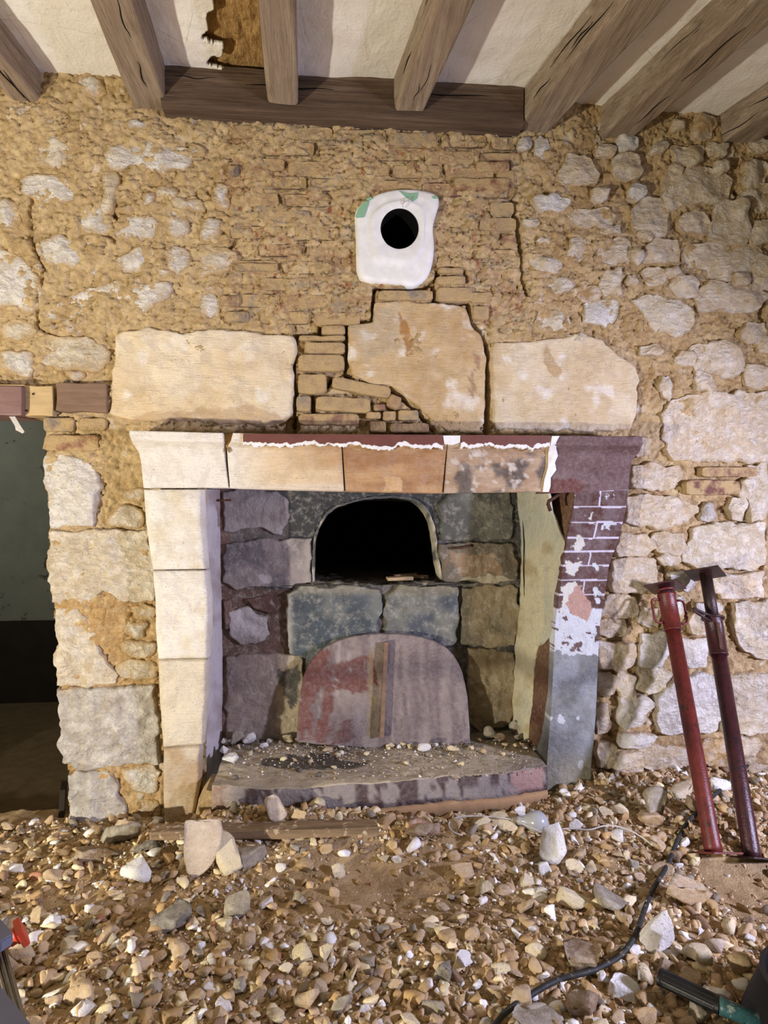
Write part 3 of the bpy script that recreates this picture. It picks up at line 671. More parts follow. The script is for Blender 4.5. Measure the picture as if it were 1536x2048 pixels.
def trimmer():
    n = 120; xs = np.linspace(xa, xb, n); cs = np.array([(-.075, .15), (-.075, .10), (-.075, .06), (-.075, .02), (-.072, .006), (-.066, 0), (-.03, -.002), (.03, -.004), (.08, -.004)]); m = len(cs)
    V = np.vstack([np.c_[np.full(m, x-xa), cs[:, 0], cs[:, 1]] for x in xs]); V[:, 1:] += .005*np.stack([fbm(V*[.3, 1, 1], 12, 3, 101), fbm(V*[.3, 1, 1], 12, 3, 102)], -1)
    me = mesh('trimmer_beam', V, gridfaces(m, n), False); fixn(me)
    o = obj('trimmer_beam', me, 'oak_x', None, c(70, 52, 40)); o.location = (xa, 0, ZB-.022)
    tag(o, 'dark oak trimmer beam along the wall top between two joists', 'beam')
    for x0, x1, z in ((.30, .62, .085), (.80, 1.25, .095), (.05, .2, .1)):
        t = np.linspace(0, 1, 12); P = np.c_[x0+(x1-x0)*t, np.full(12, -.0765), z+.004*np.sin(9*t)]
        obj('drying_crack', tubem('drying_crack', P, .0018*np.sin(np.linspace(.2, 3, 12))+.0003, 5), 'soot', o)
trimmer()
HOLE = [(428, -60), (424, 8), (412, 18), (408, 34), (414, 48), (402, 60), (400, 72), (428, 82), (444, 84), (440, 100), (414, 112), (412, 120), (452, 134), (500, 146), (545, 150), (545, -60)]
for i in range(0, 8):
    x0 = -2.4 if i == 0 else XE[i][1]-.02; x1 = 3.2 if i == 7 else XE[i+1][0]+.02
    d0 = 0 if i == 0 else XE[i][2]; d1 = 0 if i == 7 else XE[i+1][2]
    fine = i == 2; nv = 150 if fine else 60; nu = 130 if fine else 24
    ys = np.concatenate([np.linspace(.03, -.75, nv), np.linspace(-.8, -2.9, 20)]); nvv = len(ys); u = np.linspace(0, 1, nu)
    Xg = (x0-ys[:, None]*d0)*(1-u)+(x1-ys[:, None]*d1)*u; V = np.stack([Xg, np.repeat(ys[:, None], nu, 1), np.zeros_like(Xg)], -1).reshape(-1, 3)
    V[:, 2] = ZC+.006*fbm(V, 4, 3, 120+i)+.0022*fbm(V, 16, 3, 130+i)
    fc = gridfaces(nu, nvv)
    if fine:
        px, py = proj(V); hl = inpoly(px+4*fbm(p3(px, py), .06, 3, 8), py+4*fbm(p3(px, py), .06, 3, 9), HOLE) & (V[:, 1] > -.78)
        fc = fc[~hl[fc].all(1)]
    me = mesh('plaster_panel', V, fc); o = obj('plaster_panel', me, 'plaster', ceil)
    md = o.modifiers.new('thickness', 'SOLIDIFY'); md.thickness = .014; md.offset = 1
    if fine:
        px, py = proj(V)
        V2 = V[np.arange(len(V))].copy(); V2[:, 2] = ZC+.020-.007*fbm(V2*[1, .35, 1], 40, 4, 140)
        me = mesh('clay_patch', V2[:nu*nv], gridfaces(nu, nv)); obj('clay_patch', me, 'daub', ceil)
bm_ = boxm('floor_above', (0.4, -1.4, ZC+.10), (3.0, 1.7, .04), None, 0); obj('floor_above', bm_, 'daub', ceil)

# ================================================================ doorway on the left, dark room behind
def sbox(name, x0, x1, y0, y1, z0, z1, mat, label=None):
    me = boxm(name, ((x0+x1)/2, (y0+y1)/2, (z0+z1)/2), ((x1-x0)/2, (y1-y0)/2, (z1-z0)/2), None, 0)
    o = obj(name, me, mat); tag(o, label, None, None, 'structure'); return o
sbox('wall_left', -4.2, -1.78, .0, .45, -.2, 2.9, 'mortar', 'clay wall left of the doorway')
sbox('wall_right', 2.10, 4.2, .0, .45, -.2, 2.9, 'mortar', 'clay wall continuing to the right')
sbox('wall_far', -4.0, -.9, 1.65, 1.75, -.2, 2.9, 'far_wall', 'grey green peeling wall of the dark room beyond the doorway')
sbox('wall_far_side', -.98, -.90, .46, 1.65, -.2, 2.9, 'far_wall', 'side wall of the dark room beyond the doorway')
sbox('baseboard_far', -4.0, -.98, 1.63, 1.66, -.2, .43, 'far_dado', 'dark painted band at the foot of the far room wall')
sbox('ceiling_far', -4.0, -.9, .40, 1.75, 2.5, 2.9, 'far_wall', 'ceiling of the dark room')
sbox('floor_far', -4.0, -.9, .02, 1.75, -.30, -.07, 'far_floor', 'dark earth floor of the room beyond the doorway')
sbox('wall_door_reveal', -.945, -.90, .10, .47, -.2, 1.46, 'mortar', 'stone reveal of the doorway')
sbox('wall_door_head', -1.80, -.90, .12, .47, 1.60, 2.0, 'mortar', 'masonry over the doorway')
lw = empty('door_lintel', at(100, 800)); tag(lw, 'timber lintel over the dark doorway with maroon casing and pale wood block', 'lintel')
def pxbox(name, x0, y0, x1, y1, Yf, Yb, mat, par, bev=.004, rough=.002, seed=1):
    a = at(x0, y0, Yf); b = at(x1, y1, Yf)
    me = boxm(name, ((a[0]+b[0])/2, (Yf+Yb)/2, (a[2]+b[2])/2), (abs(b[0]-a[0])/2, abs(Yb-Yf)/2, abs(b[2]-a[2])/2), None, bev, rough, seed, 3)
    o = obj(name, me, mat)
    if par is not None: under(o, par)
    return o
pxbox('painted_casing', -330, 766, 44, 831, -.050, .12, 'maroon_gloss', lw)
pxbox('casing_edge', -330, 763, 46, 772, -.044, .0, 'pale_wood', lw, .002)
pxbox('wood_block', 46, 771, 105, 832, -.022, .12, 'pale_wood', lw)
pxbox('lintel_end', 110, 764, 214, 824, -.026, .12, 'brown_wood', lw, .006, .004)
for a, b in ((54, 821), (66, 788)): under(obj('nail', lathe('nail', at(a, b, -.022), at(a, b, -.028), [(0, .004), (.7, .004), (1, .002)], 10), 'rust_iron'), lw)
o = prism('paint_strip', [(18, 833), (30, 833), (40, 850), (49, 864), (45, 867), (31, 860), (30, 852)], -.02, .002, None, 'cable_white'); rebase(o, at(24, 833, -.02)); tag(o, 'white strip of peeled paint hanging under the door lintel', 'paint strip')
b0 = at(122, 1655, .06)
me = boxm('slate_offcut', (0, 0, .075), (.010, .045, .085), None, .002, .003, 4, 2); o = obj('slate_offcut', me, 'far_dado'); o.location = b0; o.rotation_euler = (0, .06, .3); tag(o, 'thin dark slate standing on edge at the foot of the doorway', 'slate')

# ================================================================ fireplace
YB = .27                                              # back of the firebox
fp = empty('fireplace', at(700, 1640, 0)*[1, 1, 0]); tag(fp, 'old limestone fireplace with moulded mantel, sooty oven opening and stone hearth', 'fireplace')
WHT, CRM, ORN = c(240, 234, 222), c(230, 208, 170), c(204, 150, 98)
def flat(base, alt=None, seed=1, sc=.02, k=1.2):
    def f(x, y, V):
        q = p3(x, y); col = np.tile(base, (len(x), 1))
        if alt is not None: col = mixc(col, alt, np.clip(.5+k*fbm(q, sc, 4, seed), 0, 1))
        return col
    return f
def mantel_prof(u, v):                                # fascia, hollow, flat
    y = np.where(v < .16, -.150, np.where(v < .36, -.150+.050*np.sin((v-.16)/.20*np.pi/2), np.where(v < .40, -.096, np.where(v < .56, -.094+.012*sst(v, .40, .56), -.080))))
    return y+0*u
def lint_paint(kind):
    def f(x, y, V):
        q = p3(x, y); n = fbm(q*[.25, 1, 1], .03, 4, 150); col = np.tile(WHT, (len(x), 1))
        if kind == 2: col = mixc(col, c(230, 206, 168), sst(x, 440, 560)); col = mixc(col, c(198, 162, 118), sst(x, 520, 690)*np.clip(.55+n, 0, 1)); col = mixc(col, WHT, sst(y, 960, 976)*.4)
        if kind == 3: col = mixc(np.tile(c(200, 160, 114), (len(x), 1)), c(170, 126, 86), np.clip(.5+1.5*n, 0, 1)); col = mixc(col, c(214, 176, 126), pm(x, y, [(770, 960), (800, 955), (805, 985), (770, 985)], 6, .05, 5))
        if kind == 4:
            col = mixc(np.tile(c(208, 184, 154), (len(x), 1)), c(178, 148, 116), np.clip(.5+1.4*n, 0, 1))
            so = np.clip(fbm(q, .03, 4, 152)*2.2-.1+sst(y, 920, 940)*.6-.2, 0, 1)*(y > 905); col = mixc(col, c(84, 78, 76), so*.9)
            col = mixc(col, c(216, 204, 190), np.clip(fbm(q, .07, 3, 153)*3-1.1, 0, 1))
        if kind == 5:
            col = np.tile(c(104, 76, 74), (len(x), 1)); col = mixc(col, c(128, 104, 102), np.clip(.4+1.2*n, 0, 1)*.8); col = mixc(col, c(108, 50, 38), pm(x, y, [(1095, 955), (1170, 965), (1160, 990), (1095, 990)], 10, .04, 3)*.7)
        return col
    return f
def lint(name, tl, tr, br, bl_, kind, mat):
    o = ruled(name, tl if br is None else [tl, bl_], tr if br is None else [tr, br], 60, 44, 0, None, .0016, mat, None, lint_paint(kind), .16, kind, mantel_prof); return under(o, fp)
lint('lintel_block', [(259, 861), (259, 870), (266, 888), (278, 905), (283, 930), (287, 976)], [(446, 866), (450, 920), (457, 975)], None, None, 1, 'dressed')
lint('lintel_block', [(466, 866), (461, 884), (454, 896), (456, 930), (460, 976)], [(682, 872), (688, 982)], None, None, 2, 'dressed')
lint('lintel_block', (684, 872), (895, 874), (884, 986), (691, 982), 3, 'dressed')
lint('lintel_block', (897, 874), (1104, 872), (1089, 983), (888, 986), 4, 'dressed')
lint('painted_lintel_end', [(1112, 871), (1098, 987)], [(1285, 873), (1286, 886), (1279, 904), (1264, 920), (1260, 945), (1257, 979)], None, None, 5, 'paint')
under(prism('joint_filler', [(446, 868), (468, 868), (457, 905), (450, 890)], -.115, .05, None, 'daub'), fp)
under(pxbox('lintel_core', 330, 868, 1200, 965, -.05, .26, 'ash', None, 0, 0), fp)
# strip of old brown paint over white filler along the top of the lintel
def strip(x0, x1, seed, gap=None):
    rs = np.random.RandomState(seed); xs = np.linspace(x0, x1, 170); q = p3(xs, xs*0)
    lo = 886+6*fbm(q, .05, 5, seed, .65)+sst(xs, 640, 760)*6-sst(xs, 880, 1000)*3+sst(xs, 930, 1050)*2
    top = 868+(xs-490)*.006
    a = list(zip(xs, top))+list(zip(xs[::-1], (lo+4+4*fbm(q, .12, 4, seed+2, .7))[::-1]))
    b = list(zip(xs, top-.6))+list(zip(xs[::-1], (lo-3+4*fbm(q, .08, 4, seed+4, .7))[::-1]))
    o = under(prism('filler_strip', a, -.1555, .02, None, 'white'), fp)
    prism('paint_strip', b, -.1580, .004, o, 'brown_paint')
strip(486, 886, 3); strip(922, 1100, 6)
under(prism('filler_patch', [(886, 871), (921, 871), (920, 885), (905, 890), (889, 888)], -.156, .02, None, 'white'), fp)
# ragged plaster edge between bare stone and painted end
rg = [(1104, 872), (1118, 872), (1113, 885), (1112, 898), (1116, 912), (1108, 925), (1112, 940), (1102, 955), (1100, 972), (1097, 984), (1086, 984), (1090, 960), (1094, 935), (1096, 910), (1102, 890)]
for nm, dx, yo, th, mt in (('plaster_layer', 0, -.158, .03, 'white'), ('plaster_layer', -5, -.152, .03, 'pale_wood')):
    P = np.array(rg, float); P[:, 0] += dx+3*fbm(p3(P[:, 0], P[:, 1]), .2, 2, 4)
    t = np.clip((P[:, 1]-872)/110, 0, 1); Yv = np.array([float(mantel_prof(0., np.array(tt))) for tt in t])+(yo+.150)
    W3 = at(P[:, 0], P[:, 1], Yv); bk = W3.copy(); bk[:, 1] += th; n = len(P)
    fcs = [tuple(range(n))]+[(i, n+i, n+(i+1) % n, (i+1) % n) for i in range(n)]
    me = mesh(nm, np.vstack([W3, bk]), fcs, False); under(obj(nm, me, mt), fp)
# left jamb: dressed white blocks
for L, R, s in (([(288, 979), (292, 1040), (300, 1100), (306, 1139)], [(408, 979), (409, 1040), (414, 1100), (416, 1138)], 1), ([(306, 1143), (311, 1200), (312, 1260), (317, 1318)], [(417, 1141), (423, 1200), (423, 1262), (418, 1316)], 2),
                ([(317, 1322), (320, 1400), (327, 1494)], [(417, 1320), (416, 1400), (408, 1488)], 3), ([(328, 1498), (327, 1560), (329, 1660)], [(404, 1492), (402, 1560), (384, 1660)], 4)):
    def bul(u, v): return -.010*np.sqrt(np.clip(np.minimum(np.minimum(u, 1-u)*8, np.minimum(v, 1-v)*10), 0, 1))+.018*np.clip(u-.9, 0, 1)/.1*np.clip(u-.9, 0, 1)/.1
    def jp(x, y, V, s=s):
        q = p3(x, y); col = np.tile(WHT if s < 3 else c(226, 214, 190), (len(x), 1)); col = mixc(col, c(222, 210, 184), np.clip(fbm(q, .015, 4, 160+s)*1.5, 0, 1))
        if s == 4: col = mixc(np.tile(c(206, 192, 168), (len(x), 1)), c(186, 160, 124), np.clip(.5+fbm(q, .02, 4, 165)+sst(y, 1600, 1650), 0, 1))
        return col
    under(ruled('jamb_block', L, R, 44, 60, -.076, None, .0035 if s > 1 else .002, 'dressed', None, jp, -.03, 170+s, bul), fp)
# left cheek
def cheekp(x, y, V):
    q = p3(x, y); col = np.tile(c(214, 206, 208), (len(x), 1)); col = mixc(col, c(150, 124, 116), pm(x, y, [(425, 985), (450, 985), (450, 1060), (436, 1050)], 6, .05, 8)*.8)
    return mixc(col, c(178, 160, 156), np.clip(fbm(q, .02, 4, 175)*1.4, 0, 1))
under(ruled('left_cheek', [(405, 979), (410, 1100), (416, 1200), (415, 1320), (408, 1420), (398, 1500), (380, 1640)], [(443, 979), (444, 1100), (446, 1200), (448, 1320), (448, 1420), (447, 1500), (447, 1640)], 30, 120, -.062, YB+.03, .004, 'paint', None, cheekp, None, 176), fp)
# right jamb: maroon paint with white painted brick joints, peeled to white and grey plaster below
RJL = [(1150, 979), (1147, 1013), (1140, 1045), (1133, 1080), (1128, 1110), (1122, 1160), (1115, 1210), (1110, 1250), (1108, 1300), (1103, 1400), (1097, 1480), (1093, 1530), (1091, 1640)]
RJR = [(1257, 978), (1253, 1013), (1246, 1045), (1240, 1070), (1228, 1103), (1218, 1131), (1214, 1160), (1209, 1190), (1204, 1220), (1200, 1250), (1197, 1300), (1193, 1400), (1188, 1480), (1183, 1530), (1178, 1640)]
def byrow(P):                                        # resample a polyline to even rows
    P = np.array(P, float); y = np.linspace(979, 1640, 80); return np.stack([np.interp(y, P[:, 1], P[:, 0]), y], -1)
def rjp(x, y, V):
    q = p3(x, y); n = len(x); col = np.tile(c(98, 72, 70), (n, 1)); col = mixc(col, c(86, 54, 46), np.clip(fbm(q, .025, 4, 181)*2-.2, 0, 1))
    col = mixc(col, c(122, 104, 106), np.clip(fbm(q, .03, 4, 182)*2-.5, 0, 1)*.7)
    jj = y+1.0*fbm(q, .03, 2, 183); line = np.zeros(n, bool)
    rows = [979.5, 1013, 1045, 1076, 1103, 1131, 1160, 1189, 1219, 1250]
    for yy in rows: line |= abs(jj-yy) < 1.5
    for i, xa_, xb_ in ((0, 1202, 1199), (2, 1195, 1188), (4, 1182, 1177), (6, 1169, 1166), (8, 1156, 1154)):
        t = (y-rows[i])/(rows[i+1]-rows[i]); xx = xa_+(xb_-xa_)*t; line |= (t > 0) & (t < 1) & (abs(x-xx) < 1.5)
    line &= x > 1108+(1150-1108)*sst(y, 1200, 985)
    col[line] = c(214, 206, 222)
    for pts in ([(1178, 1034), (1186, 1026), (1186, 1038), (1180, 1040)], [(1140, 1096), (1150, 1092), (1152, 1074), (1168, 1072), (1170, 1090), (1162, 1100), (1150, 1098)], [(1127, 1124), (1150, 1126), (1162, 1128), (1158, 1142), (1146, 1150), (1130, 1140)],
                [(1124, 1172), (1150, 1164), (1162, 1170), (1150, 1200), (1138, 1230), (1118, 1230), (1126, 1200)]): col = mixc(col, c(214, 212, 202), pm(x, y, pts, 5, .09, 184))
    wh = np.clip((y-1205)/28, 0, 1)+.9*fbm(q, .05, 4, 185); col = mixc(col, c(206, 210, 216), (wh > .62).astype(float))
    col = mixc(col, c(184, 146, 130), pm(x, y, [(1148, 1172), (1162, 1172), (1174, 1195), (1182, 1215), (1172, 1240), (1150, 1232), (1135, 1212)], 6, .08, 186))
    gy = np.clip((y-1290)/30, 0, 1)+.5*fbm(q, .03, 4, 187); m = (gy > .55).astype(float); g = mixc(np.tile(c(150, 154, 158), (n, 1)), c(118, 120, 120), np.clip(.4+1.3*fbm(q, .02, 4, 188), 0, 1)); col = col*(1-m[:, None])+g*m[:, None]
    col = mixc(col, c(150, 142, 112), sst(y, 1480, 1560)*.7); return col
under(ruled('painted_jamb', byrow(RJL), byrow(RJR), 64, 330, -.078, None, .0018, 'paint', None, rjp, .06, 189), fp)
# right cheek: brown painted base under a sheet of yellowish plaster
RCF = [(1150, 979), (1147, 1013), (1140, 1045), (1133, 1080), (1128, 1110), (1122, 1160), (1115, 1210), (1110, 1250), (1108, 1300), (1103, 1400), (1097, 1480), (1093, 1530), (1091, 1640)]
def rcb(x, y, V):
    q = p3(x, y); col = np.tile(c(98, 58, 44), (len(x), 1)); return mixc(col, c(128, 100, 68), np.clip(.2+fbm(q, .03, 4, 191)+sst(x, 1120, 1150)*.5, 0, 1)*.7)
under(ruled('right_cheek', byrow([(1034, 979), (1040, 1100), (1042, 1200), (1032, 1320), (1026, 1450), (1022, 1640)]), byrow(RCF), 40, 140, YB+.02, -.074, .003, 'paint', None, rcb, None, 192), fp)
def rcp(x, y, V):
    q = p3(x, y); col = np.tile(c(214, 206, 172), (len(x), 1)); col = mixc(col, c(190, 190, 172), np.clip(fbm(q*[1, .2, 1], .03, 4, 193)*1.6, 0, 1)); return mixc(col, c(176, 156, 112), np.clip(fbm(q, .03, 4, 194)*2-.6, 0, 1)*.7)
yy_ = [979, 1020, 1055, 1085, 1120, 1170, 1210, 1240, 1262, 1280, 1296, 1340, 1400, 1460, 1500]; xr_ = [1098, 1104, 1117, 1132, 1130, 1124, 1116, 1110, 1106, 1096, 1076, 1070, 1067, 1064, 1070]; xl_ = [1036, 1037, 1040, 1044, 1044, 1042, 1040, 1036, 1034, 1034, 1033, 1030, 1028, 1026, 1024]
y2 = np.linspace(979, 1500, 90)
Lq = np.stack([np.interp(y2, yy_, xl_)+2*fbm(p3(y2, y2*0), .05, 3, 7), y2], -1); Rq = np.stack([np.interp(y2, yy_, xr_)+2.0*fbm(p3(y2, y2*0), .05, 3, 8), y2], -1)
yr_ = np.interp(y2, yy_, [-.01, -.02, -.04, -.065, -.068, -.066, -.06, -.05, -.045, -.01, .08, .10, .11, .12, .10])
def bulge(u, v): return -.016*np.sin(np.pi*np.clip(u, 0, 1))
o = under(ruled('plaster_sheet', Lq, Rq, 40, 150, YB-.01, yr_, .004, 'paint', None, rcp, None, 195, bulge), fp)
md = o.modifiers.new('thickness', 'SOLIDIFY'); md.thickness = .012; md.offset = 0
def edgeP(pts, Yv): return np.array([at(x, y, Y) for (x, y), Y in zip(pts, Yv)])
under(obj('crack', tubem('crack', edgeP([(1046, 1040), (1048, 1090), (1047, 1140), (1049, 1190), (1056, 1215), (1072, 1236)], [.225, .222, .22, .215, .19, .14]), .0022, 6), 'soot'), fp)
# iron pintles
under(obj('pintle', tubem('pintle', edgeP([(1116, 990), (1108, 996), (1098, 1002), (1096, 1008), (1101, 1022)], [-.07, -.085, -.09, -.09, -.09]), .007, 8), 'rust_iron'), fp)
under(obj('pintle', tubem('pintle', edgeP([(418, 1001), (440, 1001), (462, 1000)], [.20, .20, .22]), .004, 8), 'rust_iron'), fp)
under(obj('pintle', tubem('pintle', edgeP([(902, 1096), (920, 1096), (938, 1092), (944, 1092), (942, 1084)], [.24, .235, .235, .25, .262]), .005, 8), 'rust_iron'), fp)
# back of the firebox with the oven mouth
ARCH = [(627, 1168), (627, 1112), (632, 1066), (648, 1034), (682, 1009), (735, 995), (800, 993), (838, 1004), (862, 1034), (873, 1078), (874, 1112), (880, 1145), (887, 1168)]
SOOT = c(78, 80, 78)
def backp(x, y, V):
    q = p3(x, y); n = len(x); col = np.tile(c(128, 120, 110), (n, 1)); col = mixc(col, c(88, 88, 84), np.clip(.5+1.4*fbm(q, .015, 4, 201), 0, 1))
    col = mixc(col, SOOT*.8, pm(x, y, [(585, 975), (1035, 975), (1030, 1070), (880, 1080), (640, 1090), (575, 1080)], 14, .02, 202)*.9)
    col = mixc(col, c(150, 112, 92), sst(x, 470, 452)*.8); col = mixc(col, c(122, 98, 84), pm(x, y, [(445, 1170), (590, 1185), (600, 1320), (445, 1320)], 8, .03, 203))
    return col
def backwall():
    xs = np.linspace(at(425, 1000, YB)[0], at(1062, 1000, YB)[0], 190); zs = np.linspace(.05, at(700, 968, YB)[2]+.06, 200)
    Xg, Zg = np.meshgrid(xs, zs); V = np.stack([Xg, 0*Xg+YB, Zg], -1).reshape(-1, 3); px, py = proj(V)
    V[:, 1] -= .007*fbm(V*[1, 0, 1], 14, 4, 204)
    k_ = inpoly(px, py, ARCH); fc = gridfaces(190, 200); fc = fc[~k_[fc].any(1)]
    me = mesh('firebox_back', V, fc); add_attr(me, 'Col', backp(px, py, V)); o = under(obj('firebox_back', me, 'sooty'), fp); return o
fback = backwall()
def oven():
    A = resample(np.vstack([ARCH[:1], chaikin(ARCH)[:-2], ARCH[-1:]]), 70, False); w = at(A[:, 0], A[:, 1], YB); cen = w.mean(0); n = len(w); rings = []
    z0 = w[0, 2]
    for Yv, s in ((YB-.008, 1.018), (YB-.011, 1.0), (YB+.02, .985), (YB+.12, .99), (YB+.16, 1.25), (YB+.4, 1.5), (YB+.8, 1.5), (YB+1.1, 1.0), (YB+1.2, .3)):
        q = w.copy(); q[:, 0] = cen[0]+(q[:, 0]-cen[0])*s; q[:, 2] = z0+(q[:, 2]-z0)*(s if s < 1.2 else .9+.25*(s-1)); q[:, 1] = Yv
        if Yv > YB+.13: q[0, 2] = q[-1, 2] = z0-.08
        rings.append(q)
    V = np.vstack(rings); V += .004*np.stack([fbm(V, 20, 3, 210+k) for k in range(3)], -1); fc = []
    fcm = gridfaces(n, 4); me = mesh('oven_rim', V[:4*n], fcm); fixn(me); x, y = proj(V[:4*n])
    cc = np.tile(c(96, 94, 88), (4*n, 1)); cc = mixc(cc, c(206, 196, 170), (np.clip(.2+1.6*fbm(p3(x, y), .06, 3, 214)+sst(x, 800, 880)*.3, 0, 1)))
    cc = mixc(cc, SOOT, sst(y, 1040, 1000)); add_attr(me, 'Col', cc); under(obj('oven_rim', me, 'paint'), fp)
    me = mesh('oven_vault', V[3*n:], [tuple(f) for f in gridfaces(n, len(rings)-3)]+[tuple(range((len(rings)-4)*n, (len(rings)-3)*n))]); fixn(me); under(obj('oven_vault', me, 'soot'), fp)
    # oven floor, dusty
    xs = np.linspace(cen[0]-.42, cen[0]+.42, 70); ys = np.linspace(YB-.035, YB+1.2, 90); Xg, Yg = np.meshgrid(xs, ys); V = np.stack([Xg, Yg, 0*Xg+z0-.006], -1).reshape(-1, 3)
    V[:, 2] += .010*fbm(V, 12, 4, 215)+.006*fbm(V, 50, 3, 216)
    V[:70, 0] = cen[0]+(V[:70, 0]-cen[0])*.62; me = mesh('oven_floor', V, gridfaces(70, 90)); under(obj('oven_floor', me, 'ash'), fp)
    return cen, z0
ocen, oz0 = oven()
def bst(name, pl, base, alt, p, seed, extra=None, par=None, rough=.006, k=1.4, sc=.02, mat='sooty'):
    def f(x, y, V):
        q = p3(x, y); col = np.tile(base, (len(x), 1)); col = mixc(col, alt, np.clip(.4+k*fbm(q, sc, 4, seed), 0, 1))
        return extra(x, y, col) if extra else col
    o = patch(name, pl, YB-.004, p*.7, .1, rough, .006, .03, .010, mat, None, paint=f, seed=seed, sub=0, wob=.006); under(o, fp)
    return o
bst('plaster_patch', [(446, 984), (500, 976), (556, 980), (577, 1004), (582, 1030), (569, 1050), (562, 1070), (530, 1060), (498, 1056), (466, 1066), (447, 1062)], c(196, 186, 180), c(172, 158, 152), .014, 221, rough=.003)
bst('back_stone', [(449, 1086), (520, 1076), (622, 1078), (625, 1110), (623, 1164), (560, 1176), (470, 1178), (450, 1164)], c(126, 120, 120), c(168, 156, 150), .022, 222, lambda x, y, col: mixc(mixc(col, c(214, 208, 204), pm(x, y, [(522, 1145), (545, 1148), (540, 1168), (520, 1165)], 5, .06, 3)*.8), c(196, 188, 168), sst(x, 602, 622)*.7))
bst('back_stone', [(455, 1222), (500, 1215), (535, 1235), (540, 1268), (515, 1290), (480, 1294), (460, 1265)], c(222, 214, 210), c(168, 154, 146), .020, 223, rough=.012)
bst('back_stone', [(448, 1200), (462, 1196), (470, 1225), (462, 1262), (450, 1260)], c(146, 118, 104), c(120, 94, 82), .022, 230)
bst('back_stone', [(490, 1196), (545, 1190), (556, 1225), (540, 1228), (505, 1216)], c(126, 94, 82), c(104, 78, 68), .022, 231, rough=.01)
bst('back_stone', [(452, 1312), (530, 1308), (602, 1309), (612, 1380), (605, 1476), (530, 1480), (452, 1480)], c(152, 136, 128), c(176, 158, 144), .020, 224, lambda x, y, col: mixc(mixc(col, c(206, 188, 146), sst(x, 548, 560)*.6), c(86, 84, 80), pm(x, y, [(560, 1340), (600, 1330), (600, 1400), (575, 1420)], 9, .05, 3)*.9))
bst('back_stone', [(572, 1186), (600, 1168), (660, 1162), (720, 1166), (756, 1180), (764, 1212), (756, 1260), (750, 1300), (742, 1330), (640, 1330), (578, 1306), (572, 1250)], c(92, 100, 104), c(132, 136, 130), .034, 225, lambda x, y, col: mixc(mixc(col, c(206, 202, 186), sst(x, 590, 574)*.8), c(166, 158, 136), sst(y, 1196, 1180)*.7), rough=.008)  # paler top edge: lamplight on the oven sill, put into the colour
bst('back_stone', [(768, 1222), (768, 1186), (800, 1164), (860, 1162), (914, 1172), (917, 1230), (917, 1288), (850, 1300), (762, 1304)], c(94, 100, 104), c(142, 142, 130), .034, 226, lambda x, y, col: mixc(col, c(150, 142, 116), sst(y, 1200, 1176)*.8))  # same lit sill painted in as a lighter band along the top
bst('back_stone', [(876, 1012), (900, 985), (1022, 982), (1026, 1040), (1022, 1080), (940, 1082), (882, 1082)], c(108, 108, 100), c(134, 132, 120), .020, 227, rough=.005)
bst('back_stone', [(876, 1088), (940, 1086), (1024, 1086), (1034, 1120), (1036, 1158), (985, 1168), (930, 1160), (892, 1166), (882, 1130)], c(128, 118, 100), c(168, 138, 104), .026, 228, lambda x, y, col: mixc(mixc(col, c(184, 154, 122), pm(x, y, [(900, 1105), (990, 1100), (1000, 1150), (910, 1148)], 8, .05, 4)*.7), c(212, 202, 176), pm(x, y, [(920, 1152), (1000, 1150), (1040, 1166), (930, 1170)], 5, .05, 4)*.8), rough=.009)
bst('back_stone', [(922, 1176), (980, 1168), (1038, 1174), (1036, 1240), (1030, 1292), (968, 1296), (922, 1288)], c(140, 128, 104), c(172, 156, 124), .024, 229, lambda x, y, col: mixc(col, c(108, 106, 98), sst(x, 960, 925)*.7), rough=.008)
bst('back_stone', [(936, 1300), (980, 1298), (1030, 1300), (1026, 1400), (1020, 1450), (960, 1466), (930, 1440)], c(156, 138, 106), c(178, 160, 124), .020, 232, rough=.010)
